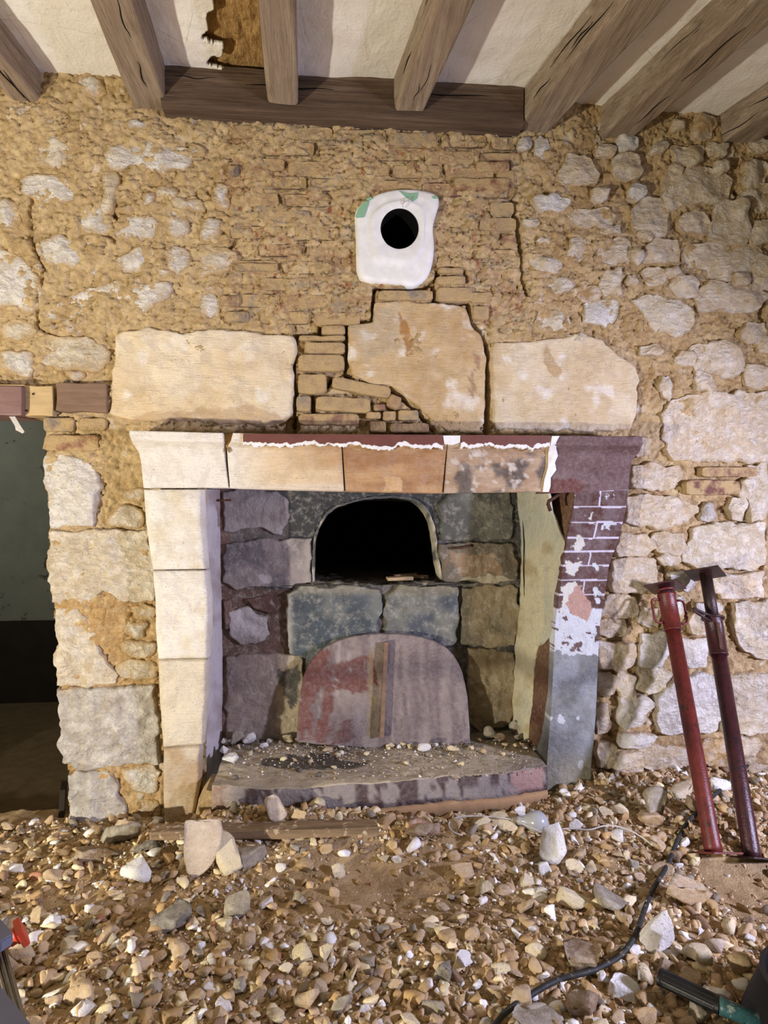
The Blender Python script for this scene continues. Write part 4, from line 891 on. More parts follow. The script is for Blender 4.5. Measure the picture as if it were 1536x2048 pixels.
# hearth slab with bowed front
def hearth():
    zt = .150; fr = [(424, 1572), (480, 1576), (533, 1577), (600, 1576), (667, 1571), (735, 1567), (800, 1563), (850, 1558), (900, 1553), (1000, 1546), (1094, 1533)]
    Fp = np.array([atz(x, y, zt) for x, y in fr]); n = 110; X = np.linspace(Fp[0, 0], Fp[-1, 0], n); Yf = np.interp(X, Fp[:, 0], Fp[:, 1])
    m = 60; rows = []
    for i in range(m):
        t = i/(m-1); rows.append(np.c_[X, YB+.02+(Yf-YB-.02)*t, np.full(n, zt)])
    V = np.vstack(rows); V[:, 2] += .006*fbm(V, 8, 4, 240)+.003*fbm(V, 40, 3, 241)
    e = [(.000, .003), (-.004, .010), (-.005, .03), (-.006, .05), (-.004, .07), (-.006, .088), (.004, .092)]
    lst = V[-n:]
    for dy, dz in e: q = lst.copy(); q[:, 1] += dy; q[:, 2] -= dz; q[:, 1] += .002*fbm(q, 30, 3, 242); V = np.vstack([V, q])
    x, y = proj(V); q = p3(x, y); col = np.tile(c(204, 190, 162), (len(V), 1)); col = mixc(col, c(166, 154, 134), np.clip(.4+1.3*fbm(q*[.4, 1, 1], .02, 4, 243), 0, 1))
    top = np.arange(len(V)) < n*m
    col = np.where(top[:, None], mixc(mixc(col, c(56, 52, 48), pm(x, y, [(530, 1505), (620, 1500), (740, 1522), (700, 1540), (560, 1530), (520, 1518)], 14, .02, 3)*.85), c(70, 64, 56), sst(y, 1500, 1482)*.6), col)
    fm = ~top
    fc_ = np.tile(c(148, 138, 132), (len(V), 1)); fc_ = mixc(fc_, c(84, 66, 64), (fbm(q*[1.4, .6, 1], .035, 4, 244)+sst(x, 560, 720)*.25 > .12).astype(float)); fc_ = mixc(fc_, c(176, 140, 130), pm(x, y, [(1030, 1540), (1085, 1530), (1082, 1575), (1020, 1585)], 6, .05, 5)); fc_ = mixc(fc_, c(170, 140, 118), sst(x, 470, 430)*.7)
    col[fm] = fc_[fm]
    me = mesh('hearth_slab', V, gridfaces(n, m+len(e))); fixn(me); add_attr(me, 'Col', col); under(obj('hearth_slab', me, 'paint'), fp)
    q = lst.copy(); rows = []
    for dy, dz in ((.006, .090), (-.010, .093), (-.014, .100), (-.012, .13), (-.012, .22)): r = lst.copy(); r[:, 1] += dy; r[:, 2] -= dz; r[:, 1] += .003*fbm(r, 20, 3, 245); rows.append(r)
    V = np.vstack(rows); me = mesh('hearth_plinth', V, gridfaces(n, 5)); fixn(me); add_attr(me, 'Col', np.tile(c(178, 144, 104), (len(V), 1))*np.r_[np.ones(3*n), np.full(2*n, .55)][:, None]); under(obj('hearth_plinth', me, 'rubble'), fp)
    return Fp
HF = hearth()
under(prism('mortar_fillet', [(398, 1596), (412, 1580), (424, 1582), (428, 1600), (428, 1655), (384, 1660)], -.150, .14, None, 'mortar'), fp)

# ---- the oven door board, leaning against the firebox back
DO = [(594, 1478), (594, 1466), (597, 1420), (601, 1380), (609, 1345), (630, 1312), (662, 1288), (700, 1275), (750, 1269), (810, 1270), (862, 1279), (900, 1300), (922, 1334), (932, 1380), (935, 1430), (935, 1494), (934, 1498), (760, 1488)]
def doorp(x, y, V):
    q = p3(x, y); n = len(x); col = np.tile(c(146, 132, 124), (n, 1)); st = fbm(q*[1, .12, 1], .12, 4, 251); col = mixc(col, c(116, 102, 100), np.clip(.4+1.2*st, 0, 1)); col = mixc(col, c(176, 164, 158), np.clip(fbm(q*[1, .2, 1], .09, 3, 252)*2.2-.5, 0, 1)*.7*sst(x, 800, 700))
    red = np.maximum(pm(x, y, [(590, 1480), (596, 1340), (640, 1300), (668, 1285), (668, 1400), (655, 1490)], 7, .05, 253), pm(x, y, [(665, 1330), (690, 1325), (720, 1315), (748, 1310), (752, 1370), (720, 1385), (680, 1380), (665, 1350)], 6, .06, 254))
    red = np.maximum(red, pm(x, y, [(660, 1465), (700, 1440), (712, 1480), (660, 1490)], 8, .05, 255)*.8); red = red*(st < .5); col = mixc(col, c(112, 68, 60), red*.95)
    col = mixc(col, c(150, 132, 92), pm(x, y, [(738, 1310), (750, 1305), (748, 1470), (735, 1470)], 4, .05, 256)*.6)
    return col
zz = lambda V: (V[:, 2]-.15)/.45
od = patch('panel', DO, .18, .004, .0, .0012, .004, .020, .010, 'paint', None, paint=doorp, seed=250, wob=.0006, Yf=lambda V: .130+.070*np.clip(zz(V), 0, 1.2), sub=1)
odr = empty('oven_door', at(765, 1480, .17)*[1, 1, 0]+[0, 0, .15]); tag(odr, 'arched maroon wooden oven door with vertical batten leaning below the oven mouth', 'oven door'); under(od, odr)
a = at(772, 1284, .178); b = at(763, 1474, .118); mid = (a+b)/2; ax = frame(b-a)
me = boxm('batten', mid, (.0085, .019, np.linalg.norm(b-a)/2), (np.array([1, 0, 0]), np.cross((b-a)/np.linalg.norm(b-a), [1, 0, 0]), (b-a)/np.linalg.norm(b-a)), .002, .0005); under(obj('batten', me, 'brown_wood'), odr)

# ================================================================ floor of earth and rubble
def terrain(x, y):
    x = np.asarray(x, float); y = np.asarray(y, float); P = np.stack([x, y, 0*x], -1)
    z = -.035+0*x
    z = z+.085*sst(x, .55, 1.05)*sst(y, -.75, -.12)*sst(x, 2.6, 1.6)
    z = z+.075*np.exp(-((x+.05)/.46)**2-((y+.31)/.15)**2)+.05*np.exp(-((x+.33)/.16)**2-((y+.22)/.10)**2)+.05*np.exp(-((x-.55)/.35)**2-((y+.28)/.16)**2)
    z = z+.040*np.exp(-((x+.08)/.36)**2-((y+.235)/.07)**2)
    z = z+.02*np.exp(-((x+.6)/.25)**2-((y+.2)/.18)**2)
    z = z-.02*sst(x, 1.1, 1.3)*sst(y, -.45, -.6)
    z = z+.018*fbm(P, 3.2, 3, 301)+.006*fbm(P, 13, 3, 302)
    return z
def ground(px, py, it=12):
    z = -.02+0*np.asarray(px, float)
    for _ in range(it):
        p = atz(px, py, z); z = .5*z+.5*terrain(p[..., 0], p[..., 1])
    return atz(px, py, z)
def build_floor():
    xs = np.arange(-2.3, 2.75, .009); ys = np.arange(-2.7, .10, .009); Xg, Yg = np.meshgrid(xs, ys); Z = terrain(Xg, Yg); V = np.stack([Xg, Yg, Z], -1).reshape(-1, 3)
    V[:, 2] += .0035*fbm(V*[1, 1, 0], 45, 3, 303)
    me = mesh('floor', V, gridfaces(len(xs), len(ys))); return tag(obj('floor', me, 'earth'), 'bare brown earth floor strewn with demolition rubble', None, None, 'structure')
floor = build_floor()

def ico(sub):
    bm = bmesh.new(); bmesh.ops.create_icosphere(bm, subdivisions=sub, radius=1.0); bm.verts.ensure_lookup_table()
    V = np.array([v.co for v in bm.verts]); Fc = np.array([[v.index for v in f.verts] for f in bm.faces]); bm.free(); return V, Fc
I1, I2, I3 = ico(2), ico(3), ico(4)
def rock(V, rs, planes=11, lo=.30, hi=.70, flat=0.0):
    V = V.copy()
    for k in range(planes):
        n = rs.normal(size=3)
        if flat and k < 2: n = np.array([0, 0, 1 if k == 0 else -1])+rs.normal(size=3)*.12
        n /= np.linalg.norm(n); d = rs.uniform(lo, hi) if not (flat and k < 2) else flat
        V -= np.clip(V@n-d, 0, None)[:, None]*n
    V -= (V.max(0)+V.min(0))/2; V /= (V.max(0)-V.min(0))/2+1e-9
    return V
def rotm(rs, tilt):
    a = rs.uniform(0, 2*np.pi); t = rs.normal()*tilt; u = rs.normal()*tilt
    Rz = np.array([[np.cos(a), -np.sin(a), 0], [np.sin(a), np.cos(a), 0], [0, 0, 1]]); Rx = np.array([[1, 0, 0], [0, np.cos(t), -np.sin(t)], [0, np.sin(t), np.cos(t)]]); Ry = np.array([[np.cos(u), 0, np.sin(u)], [0, 1, 0], [-np.sin(u), 0, np.cos(u)]])
    return Rz@Rx@Ry
RC = dict(tan=c(190, 164, 128), ochre=c(178, 148, 104), cream=c(220, 204, 166), white=c(240, 236, 230), grey=c(150, 140, 122), slate=c(112, 106, 96), brick=c(160, 116, 92), brown=c(138, 112, 86), pink=c(204, 186, 164))
def stone_thing(name, px, py, w, h, kind, label, cat, group=None, rot=0., tilt=.15, flat=.0, asp=None, lift=.30, seed=0, planes=11, prot=None, zoff=0., sub=2, base=None):
    """a loose stone whose visible size in the picture is about w x h pixels, centred at (px, py)"""
    rs = np.random.RandomState(seed+17); p = ground(px, py+h*.35) if base is None else np.asarray(base, float)
    sc = (p-CAM)@FW/F; V = rock((I2 if sub == 2 else I3)[0], rs, planes, flat=flat)
    lx = w*sc/2; hz = h*sc/2
    dep = lx*rs.uniform(.65, .95) if asp is None else lx*asp
    if prot is None: lz = min(max(hz*.85, .25*min(lx, dep)), 1.1*lx)
    else: lz = hz*1.05; lift = 0.
    dims = np.array([lx, dep, lz])
    V = V*dims; V += .05*min(dims)*np.stack([fbm(V/max(dims)*2.0, 2.2, 3, seed % 50+k) for k in range(3)], -1)
    t = rs.normal()*tilt; cr, sr = math.cos(math.radians(rot)), math.sin(math.radians(rot))
    V = V@np.array([[cr, 0, -sr], [0, 1, 0], [sr, 0, cr]])       # roll in the picture plane
    V = V@np.array([[1, 0, 0], [0, math.cos(t), math.sin(t)], [0, -math.sin(t), math.cos(t)]])
    V[:, 2] -= V[:, 2].min(); Hh = V[:, 2].max()
    me = mesh(name, V, (I2 if sub == 2 else I3)[1], False); o = obj(name, me, 'loose', None, np.clip(RC[kind]*(.95+.25*rs.rand()), 0, .95))
    o.location = (p[0], p[1], terrain(p[0], p[1])-Hh*lift*.5+zoff) if base is None else (p[0], p[1], p[2])
    return tag(o, label, cat, group)
# named pieces of rubble
NAMED = [
 (398, 1712, 82, 122, 'pink', 'tall pinkish stone slab leaning on the weathered plank', dict(rot=18, planes=9, asp=.45, prot=.075, sub=3)),
 (452, 1722, 60, 80, 'cream', 'pale mortar lump standing right of the leaning slab, under the plank', dict(rot=-10, planes=8, asp=.5, prot=.055)),
 (272, 1740, 60, 56, 'white', 'large white plaster chip left of the leaning slab', dict(flat=.22, tilt=.5, planes=9)),
 (345, 1835, 78, 52, 'slate', 'square dark tile fragment with grey and maroon paint', dict(flat=.2, planes=8)),
 (475, 1812, 54, 62, 'grey', 'dark grey rounded stone right of the painted tile fragment', dict(planes=9)),
 (500, 1713, 66, 40, 'grey', 'flat grey stone under the right half of the plank', dict(flat=.3)),
 (552, 1625, 46, 56, 'pink', 'squarish pink stone standing against the hearth front', dict(planes=8, prot=.04)),
 (632, 1626, 38, 32, 'cream', 'cream pointed stone just above the plank at its middle', dict(planes=8)),
 (240, 1668, 84, 44, 'grey', 'long grey flat stone below the lowest wall block at left', dict(flat=.25, asp=.4, rot=-14)),
 (196, 1703, 90, 40, 'brown', 'broken brown roof tile lying at left', dict(flat=.18, asp=.6)),
 (255, 1650, 44, 30, 'tan', 'tan boulder at the foot of the wall beside the left jamb', dict()),
 (290, 1690, 54, 30, 'slate', 'dark slate splinter left end below the plank', dict(flat=.2, rot=-12, asp=.4)),
 (1105, 1701, 54, 74, 'white', 'big white squared block below the light bulb', dict(planes=8, prot=.045, sub=3)),
 (1090, 1735, 30, 30, 'white', 'white chip under the big squared block', dict(flat=.3)),
 (1320, 1873, 64, 84, 'white', 'large white faced wedge of stone beside the black cable', dict(rot=24, planes=8, asp=.6, prot=.035, sub=3)),
 (1395, 1908, 54, 44, 'cream', 'rounded greenish cream stone above the hammer handle', dict(planes=10)),
 (1288, 1945, 34, 46, 'cream', 'flat grey green plaster chip left of the hammer handle', dict(flat=.22, tilt=.4)),
 (1245, 1975, 62, 42, 'white', 'long white block lying beside the cable end', dict(flat=.45, rot=14)),
 (1208, 1957, 32, 34, 'white', 'small round white stone touching the black cable', dict()),
 (1163, 1908, 80, 62, 'brown', 'large brown flat slab left of the black cable', dict(flat=.25, tilt=.3)),
 (1040, 2000, 56, 56, 'tan', 'large rounded tan stone near the bottom above the cable', dict()),
 (1165, 2008, 70, 60, 'brown', 'brown lump right of the cable at the bottom', dict()),
 (1075, 2040, 110, 44, 'grey', 'wide flat grey brown stone at the bottom edge below the cable', dict(flat=.3)),
 (612, 1998, 54, 66, 'tan', 'biggest tan boulder at the bottom centre', dict(planes=9)),
 (682, 2005, 46, 54, 'grey', 'greyish pointed stone right of the biggest boulder', dict(planes=8)),
 (640, 1974, 30, 44, 'tan', 'upright tan wedge between two boulders at the bottom centre', dict(planes=8)),
 (605, 1905, 44, 44, 'cream', 'white stone with green paint left on it', dict(planes=9)),
 (597, 1630, 32, 34, 'tan', 'tan split stone behind the plank next to the pink standing stone', dict(planes=8)),
 (676, 1632, 20, 28, 'cream', 'small upright cream stone behind the right half of the plank', dict(planes=8)),
 (655, 1634, 32, 26, 'tan', 'round tan stone behind the plank, left of the small upright cream stone', dict()),
 (440, 1622, 44, 24, 'tan', 'low tan lump at the left foot of the hearth', dict()),
 (742, 1628, 24, 20, 'grey', 'grey lump just past the right end of the plank', dict()),
 (775, 1640, 36, 40, 'ochre', 'ochre lump leaning beside the broad clay clod', dict(planes=9)),
 (845, 1665, 74, 34, 'brown', 'broad brown clay clod below the hearth middle', dict(flat=.4)),
 (840, 1650, 50, 34, 'brick', 'reddish brown clod resting on the broad clay clod', dict(flat=.5)),
 (165, 1975, 64, 46, 'tan', 'flat tan stone at lower left', dict(flat=.5)),
 (165, 2010, 56, 36, 'white', 'white lump below the flat tan stone at lower left', dict()),
 (48, 1897, 50, 46, 'tan', 'tan wedge stone beside the orange clamp peg', dict(planes=8, tilt=.5)),
 (135, 1890, 34, 30, 'cream', 'cream block at left with flat top', dict(planes=7)),
 (1010, 1642, 60, 22, 'cream', 'long cream stone with dark side above the white wire loop', dict(flat=.35)),
 (1042, 1622, 24, 40, 'white', 'upright lilac white chip above the light bulb', dict(rot=-12, planes=7, asp=.5)),
 (1150, 1648, 30, 34, 'white', 'white chip with a dark side right of the light bulb', dict(planes=7)),
 (1310, 1620, 46, 70, 'grey', 'tall grey splintered stone at the foot of the right wall', dict(planes=8, prot=.05)),
 (1298, 1637, 52, 40, 'ochre', 'ochre stone with crumbly face in the right heap', dict()),
 (1362, 1578, 52, 26, 'cream', 'pale flat stone behind the nearer steel prop', dict(flat=.35)),
 (1392, 1607, 36, 44, 'brown', 'brown upright stone left of the nearer steel prop', dict()),
 (1440, 1570, 40, 38, 'white', 'white stone between the two steel props', dict()),
 (1480, 1642, 34, 32, 'tan', 'tan stone at the foot of the farther prop', dict()),
 (1370, 1795, 100, 60, 'tan', 'long tan slab right of the black cable', dict(flat=.3, rot=22, asp=.4)),
 (1250, 1835, 40, 48, 'tan', 'flat tan tile piece left of the black cable', dict(flat=.25, tilt=.5)),
 (1215, 1800, 70, 44, 'grey', 'grey splintered slab behind the flat tan tile piece', dict(flat=.3, rot=30)),
 (1150, 1800, 86, 44, 'cream', 'long mortar crusted stone below the big white block', dict(flat=.35, rot=26, asp=.4)),
 (1072, 1900, 44, 36, 'cream', 'cream squared stone with flat top at centre right', dict(planes=7)),
 (930, 1922, 52, 34, 'white', 'cream white wedge at lower centre right', dict(rot=24, planes=7)),
 (1000, 1935, 38, 26, 'cream', 'flat cream block at lower centre right', dict(planes=7)),
 (888, 1948, 44, 44, 'slate', 'dark slate piece leaning in the lower centre', dict(flat=.25, rot=35, tilt=.4)),
 (1380, 1958, 50, 34, 'tan', 'tan flat stone directly above the ribbed hammer grip', dict(flat=.5)),
 (1330, 1930, 44, 32, 'brown', 'brown stone against the end of the ribbed grip', dict()),
 (1406, 2020, 48, 36, 'grey', 'grey and white stone under the hammer handle', dict()),
 (1430, 1890, 44, 44, 'pink', 'pinkish stone at lower right', dict()),
 (1480, 1930, 44, 60, 'ochre', 'ochre split stone at lower right', dict(planes=8))]
ROCKS = []
for i, r in enumerate(NAMED):
    ROCKS.append((r[0], r[1], max(r[2], r[3])/2)); stone_thing('rubble_stone', r[0], r[1], r[2], r[3], r[4], r[5], 'stone', None, seed=400+i, **r[6])
# the rest of the countable rubble, by kind
KIND = [('tan', .36, 'tan_stone', 'loose tan limestone lump scattered in the floor rubble', 'tan lumps in the rubble'), ('ochre', .20, 'clay_clod', 'ochre clod of dried clay mortar in the floor rubble', 'ochre clay clods in the rubble'),
        ('white', .17, 'plaster_chip', 'small bright white plaster chip lying in the floor rubble', 'white plaster chips in the rubble'), ('cream', .13, 'mortar_chip', 'cream coloured lime mortar chip lying in the floor rubble', 'cream mortar chips in the rubble'),
        ('grey', .08, 'grey_stone', 'small grey stone splinter lying in the floor rubble', 'grey splinters in the rubble'), ('brown', .06, 'earth_clod', 'dark brown earth clod lying in the floor rubble', 'brown clods in the rubble')]
rs = np.random.RandomState(77)
def dens(px, py):                                    # how thickly rubble covers the earth, by place
    d = np.ones_like(px)
    d = d*(1-.96*np.exp(-(abs(px-760)/290)**2.6-(abs(py-1778)/88)**2.6)); d = d*(1-.95*inpoly(px, py, [(1385, 1725), (1440, 1700), (1560, 1720), (1560, 1850), (1480, 1830), (1420, 1780)]))
    d = d*(1-.75*np.exp(-((px-260)/140)**2-((py-1800)/35)**2)); d = d*(1-.6*np.exp(-((px-60)/90)**2-((py-1760)/70)**2)); d = d*(1-.75*np.exp(-((px-100)/70)**2-((py-2010)/60)**2)); d = d*(1-.5*np.exp(-((px-700)/160)**2-((py-1700)/25)**2))
    return d
cnt = 0; tries = 0; KC = np.cumsum([q[1] for q in KIND])
MAXI = 300-len(ROCKS)
while cnt < MAXI and tries < 8000:
    tries += 1; px, py = rs.uniform(-20, 1556), 1590+460*rs.rand()**.8
    if px > 1180 and py < 1600 or (180 > px) and py < 1650 or (300 < px < 1180 and py < 1622-0.04*(px-500)): continue
    if rs.rand() > float(dens(np.array(px), np.array(py))): continue
    s = rs.uniform(19, 46)*(.65+.5*(py-1590)/460)
    if rs.rand() < .3: s *= .8
    if any((px-a)**2+(py-b)**2 < (r_+s*.45)**2 for a, b, r_ in ROCKS): continue
    ki = int(np.searchsorted(KC, rs.rand()*KC[-1])); kd = KIND[ki]; s *= .78 if kd[0] == 'white' else 1
    ROCKS.append((px, py, s/2)); cnt += 1
    stone_thing(kd[2], px, py, s*rs.uniform(.9, 1.35), s*rs.uniform(.6, 1.0), kd[0], kd[3], 'clod' if 'clod' in kd[2] else ('chip' if 'chip' in kd[2] else 'stone'), kd[4], rot=rs.uniform(-25, 25), tilt=.3, flat=(.35 if kd[0] in ('white', 'grey') else 0.0), seed=1000+cnt, planes=10)
# gravel and grit nobody could count
def scatter(name, N, smin, smax, src, nproto, label, seed, cols, wts, power=2.0, near=False):
    rs = np.random.RandomState(seed); protos = [rock(src[0], rs, 7, .22, .62) for _ in range(nproto)]; nv = len(src[0])
    x = rs.uniform(-1.75, 2.1, N*3); y = rs.uniform(-1.45, .0, N*3); P = np.stack([x, y, terrain(x, y)], -1); px, py = proj(P)
    inf = (px > -80) & (px < 1620) & (py < 2130)
    inside = (y > -.075) & (x > -.62) & (x < 1.06); xf = np.interp(x, HF[:, 0], HF[:, 1]); inside |= (x > HF[0, 0]) & (x < HF[-1, 0]) & (y > xf-.005)
    keep = inf & ~inside & (rs.rand(N*3) < dens(px, py)*.97+.03) & ~((y > -.01)); i = np.where(keep)[0][:N]; x, y = x[i], y[i]; n = len(i)
    s = smin*(smax/smin)**(rs.rand(n)**power); Vs = []; Fs = []; Cs = []; wts = np.cumsum(wts)/sum(wts)
    ci = np.searchsorted(wts, rs.rand(n)); z = terrain(x, y)
    for j in range(n):
        R = rotm(rs, .5); d = s[j]*np.array([rs.uniform(.8, 1.5), rs.uniform(.7, 1.1), rs.uniform(.4, .8)])
        v = (protos[rs.randint(nproto)]*d)@R.T; v += (x[j], y[j], z[j]+d[2]*rs.uniform(.1, .7)); Vs.append(v)
        Cs.append(cols[ci[j]]*rs.uniform(.9, 1.3))
    Fs = (np.arange(n)[:, None, None]*nv+src[1][None]).reshape(-1, 3)
    me = mesh(name, np.vstack(Vs), Fs, False); add_attr(me, 'Col', np.repeat(np.clip(np.array(Cs), 0, 1), nv, 0))
    return tag(obj(name, me, 'rubble'), label, 'gravel', None, 'stuff')
CL = [RC['tan'], RC['ochre'], RC['cream'], RC['white'], RC['grey'], RC['brown'], RC['brick']]
V1 = ico(1)
scatter('rubble_gravel', 7000, .006, .023, I1, 14, 'small broken stones covering the earth floor', 21, CL, [.34, .24, .14, .10, .07, .10, .01])
scatter('rubble_grit', 16000, .0018, .006, V1, 10, 'fine grit and crumbs between the stones on the floor', 22, CL, [.32, .24, .18, .14, .04, .07, .01])
# crumbs and chips on the hearth
def hearth_debris():
    rs = np.random.RandomState(31); Vs = []; Cs = []; n = 1500; src = V1; nv = len(src[0]); protos = [rock(src[0], rs, 6, .5, .85) for _ in range(8)]
    for j in range(n):
        px = rs.uniform(455, 1080); py = 1482+abs(rs.normal())*22 if rs.rand() < .75 else rs.uniform(1490, 1560); p = atz(px, py, .152)
        if p[1] > YB-.03: p[1] = YB-.03-rs.rand()*.05
        if px > 940 and rs.rand() < .5: continue
        s = .0018*(5 if rs.rand() < .08 else 1.5)*rs.uniform(.5, 1.4); Vs.append((protos[rs.randint(8)]*s*np.array([1.2, 1, .7]))@rotm(rs, .4).T+(p[0], p[1], .152+s*.5)); Cs.append([RC['cream'], RC['grey'], RC['slate'], RC['white'], RC['tan']][rs.choice(5, p=[.28, .25, .22, .15, .10])])
    m = len(Vs); me = mesh('hearth_crumbs', np.vstack(Vs), (np.arange(m)[:, None, None]*nv+src[1][None]).reshape(-1, 3), False); add_attr(me, 'Col', np.repeat(np.array(Cs), nv, 0)); tag(obj('hearth_crumbs', me, 'rubble'), 'fine crumbs of mortar and soot on the hearth slab', 'crumbs', None, 'stuff')
hearth_debris()
HD = [(848, 1496, 28, 20, 'white'), (808, 1490, 16, 12, 'cream'), (822, 1494, 16, 12, 'cream'), (870, 1492, 14, 14, 'white'), (906, 1500, 24, 16, 'cream'), (660, 1478, 26, 18, 'slate'), (655, 1498, 22, 10, 'tan'), (664, 1488, 16, 24, 'grey'), (595, 1478, 14, 12, 'brown'), (638, 1476, 16, 12, 'brown'), (540, 1484, 14, 10, 'white'), (528, 1492, 18, 12, 'white'),
      (578, 1462, 22, 20, 'cream'), (720, 1490, 14, 10, 'cream'), (730, 1490, 12, 12, 'tan'), (780, 1492, 20, 12, 'cream'), (798, 1494, 10, 10, 'white'), (476, 1478, 30, 36, 'grey'), (500, 1474, 28, 30, 'white'), (460, 1520, 34, 26, 'white'), (486, 1508, 26, 14, 'tan'), (448, 1500, 18, 18, 'white'), (456, 1470, 14, 16, 'white'), (472, 1462, 16, 12, 'white'), (515, 1500, 12, 10, 'white'),
      (980, 1468, 26, 30, 'grey'), (1000, 1478, 22, 16, 'brown'), (1038, 1476, 20, 16, 'grey'), (1030, 1455, 30, 34, 'grey'), (1010, 1490, 14, 8, 'tan'), (1050, 1492, 16, 12, 'brown')]
for i, (px, py, w, h, kd) in enumerate(HD):
    p = atz(px, py+h*.3, .150)
    if p[1] > YB-.05: p[1] = YB-.05
    lab = ('bright white chip lying before the oven door on the hearth' if i == 0 else ('white stone chip on the hearth slab' if kd == 'white' else 'small brownish or grey stone crumb lying on the hearth slab'))
    stone_thing('hearth_chip', px, py, w, h, kd, lab, 'chip', 'white chips on the hearth' if kd == 'white' and i else ('dull chips on the hearth' if i else None), seed=700+i, base=p, lift=.1)
# debris in the oven mouth
for i, (x, dy, ln, rz, lab) in enumerate([(.10, .05, .06, .25, 'pale wooden batten lying on the oven floor'), (.17, .12, .07, -.5, 'dark charred stick lying deep in the oven mouth'), (.14, .16, .06, .4, 'thin charred lath at the back of the oven floor')]):
    me = boxm('stick', (0, 0, .008), (ln, .012 if i == 0 else .007, .007), None, .002, .002, i, 2); o = obj('wood_stick', me, 'pale_wood' if i == 0 else 'weathered_wood'); o.location = (ocen[0]+x, YB+dy, oz0+.006); o.rotation_euler = (.1, 0, rz); tag(o, lab, 'stick')

# ================================================================ plank, bulb, wires
a = ground(302, 1662); b = ground(756, 1652); zp = max(a[2], b[2])
a = atz(304, 1664, .066); b = atz(756, 1655, .082)
d = (b-a); L = np.linalg.norm(d); ex = d/L; ey = np.cross([0, 0, 1], ex); ey /= np.linalg.norm(ey); ez = np.cross(ex, ey)
me = boxm('plank', (0, 0, 0), (L/2, .030, .0145), None, .004, .005, 5, 9); o = obj('wood_plank', me, 'weathered_wood'); o.matrix_world = Matrix([[*(float(v) for v in (ex[i], ey[i], ez[i])), float(((a+b)/2)[i])] for i in range(3)]+[[0, 0, 0, 1]])
tag(o, 'weathered wooden plank lying on rubble in front of the hearth', 'plank')
me = boxm('wood_lath', (0, 0, 0), (.11, .008, .004), None, .001, .003, 6, 6); o = obj('wood_lath', me, 'weathered_wood'); q = ground(445, 1640); o.location = (q[0], q[1], q[2]+.045); o.rotation_euler = (0, -.03, .02); tag(o, 'thin grey lath lying behind the left end of the plank', 'lath')
bu = ground(1072, 1662); bz_ = terrain(bu[0], bu[1]); be = empty('light_bulb', (bu[0], bu[1], bz_)); tag(be, 'frosted white light bulb lying in the rubble by the wire', 'light bulb')
A = np.array([bu[0]-.060, bu[1]+.02, bz_+.030]); B = np.array([bu[0]+.040, bu[1]-.014, bz_+.034]); R_ = .036
pr = [(0, .013), (.06, .0145), (.18, .0155), (.30, .022), (.44, .031), (.58, R_), (.72, .0355), (.84, .029), (.93, .0195), (.98, .010), (1.0, .002)]
under(obj('glass', lathe('glass', A, B, pr, 28), 'bulb'), be); ax = (B-A)/np.linalg.norm(B-A)
under(obj('screw_cap', lathe('screw_cap', A-ax*.024, A+ax*.004, [(0, .005), (.1, .009), (.2, .012), (.35, .0135), (.42, .0125), (.5, .0135), (.58, .0125), (.66, .0135), (.75, .0125), (1, .0135)], 20), 'metal_bright'), be)
def wire(name, pts, r, mat, label, cat, lift=.006, n=90, relief=None):
    P = np.array(pts, float); 
    for _ in range(3): P = np.vstack([P[:1], np.stack([.75*P[:-1]+.25*P[1:], .25*P[:-1]+.75*P[1:]], 1).reshape(-1, 2), P[-1:]])
    P = resample(P, n, False); w = ground(P[:, 0], P[:, 1]); w[:, 2] += lift+r
    o = obj(name, tubem(name, w, r, 8), mat); rebase(o, w[n//2]-[0, 0, r]); return tag(o, label, cat)
wire('black_cable', [(1545, 1470), (1528, 1490), (1500, 1540), (1450, 1582), (1405, 1625), (1370, 1662), (1352, 1700), (1336, 1745), (1310, 1785), (1290, 1830), (1278, 1870), (1262, 1905), (1235, 1935), (1210, 1948), (1180, 1962), (1120, 1975), (1075, 2000), (1020, 2036), (1000, 2056), (985, 2080)], .0072, 'cable_black', 'black rubber cable snaking down through the rubble at right', 'cable', .016, 140)
wire('white_wire', [(925, 1690), (905, 1684), (895, 1668), (905, 1655), (935, 1650), (985, 1652), (1030, 1658), (1065, 1676), (1095, 1688), (1125, 1676), (1150, 1676), (1180, 1680), (1205, 1670), (1230, 1670), (1262, 1680), (1290, 1698), (1304, 1710)], .0026, 'cable_white', 'thin white wire looping over the rubble past the light bulb', 'wire', .030, 120)

# ================================================================ two steel props against the right wall
def prop(name, label, top, coll, foot, mats, rot, near):
    rt = empty(name, foot); tag(rt, label, 'steel prop', 'steel props'); T = np.asarray(top); Ft = np.asarray(foot)+[0, 0, .006]; ax = (Ft-T)/np.linalg.norm(Ft-T); ln = np.linalg.norm(Ft-T); x, y, _ = frame(ax)
    P = lambda s: T+ax*s
    def plate(nm, c0, hs, ang, m): 
        u = x*math.cos(ang)+y*math.sin(ang); v = np.cross(ax, u); me = boxm(nm, c0, (hs, hs, .003), (u, v, ax), .0015); return under(obj(nm, me, m), rt)
    m0, m1, m2 = mats
    plate('top_plate', P(0), .062, rot, m1); plate('base_plate', P(ln-.004), .062, rot+.5, m2)
    c0, c1 = coll
    under(obj('inner_tube', lathe('inner_tube', P(.003), P(c0+.02), [(0, .0225), (1, .0225)], 24), m1), rt)
    under(obj('outer_tube', lathe('outer_tube', P(c1-.02), P(ln-.004), [(0, .0275), (.97, .0275), (1, .029)], 28), m0), rt)
    sl = under(obj('sleeve', lathe('sleeve', P(c0), P(c1), [(0, .030), (.01, .0345), (.06, .0345), (.07, .0325), (.97, .0325), (.975, .0338), (1, .0335)], 28), m0), rt)
    return rt, P, ax, x, y, m0, m1, sl
f1 = ground(1428, 1712); f2 = ground(1505, 1722)
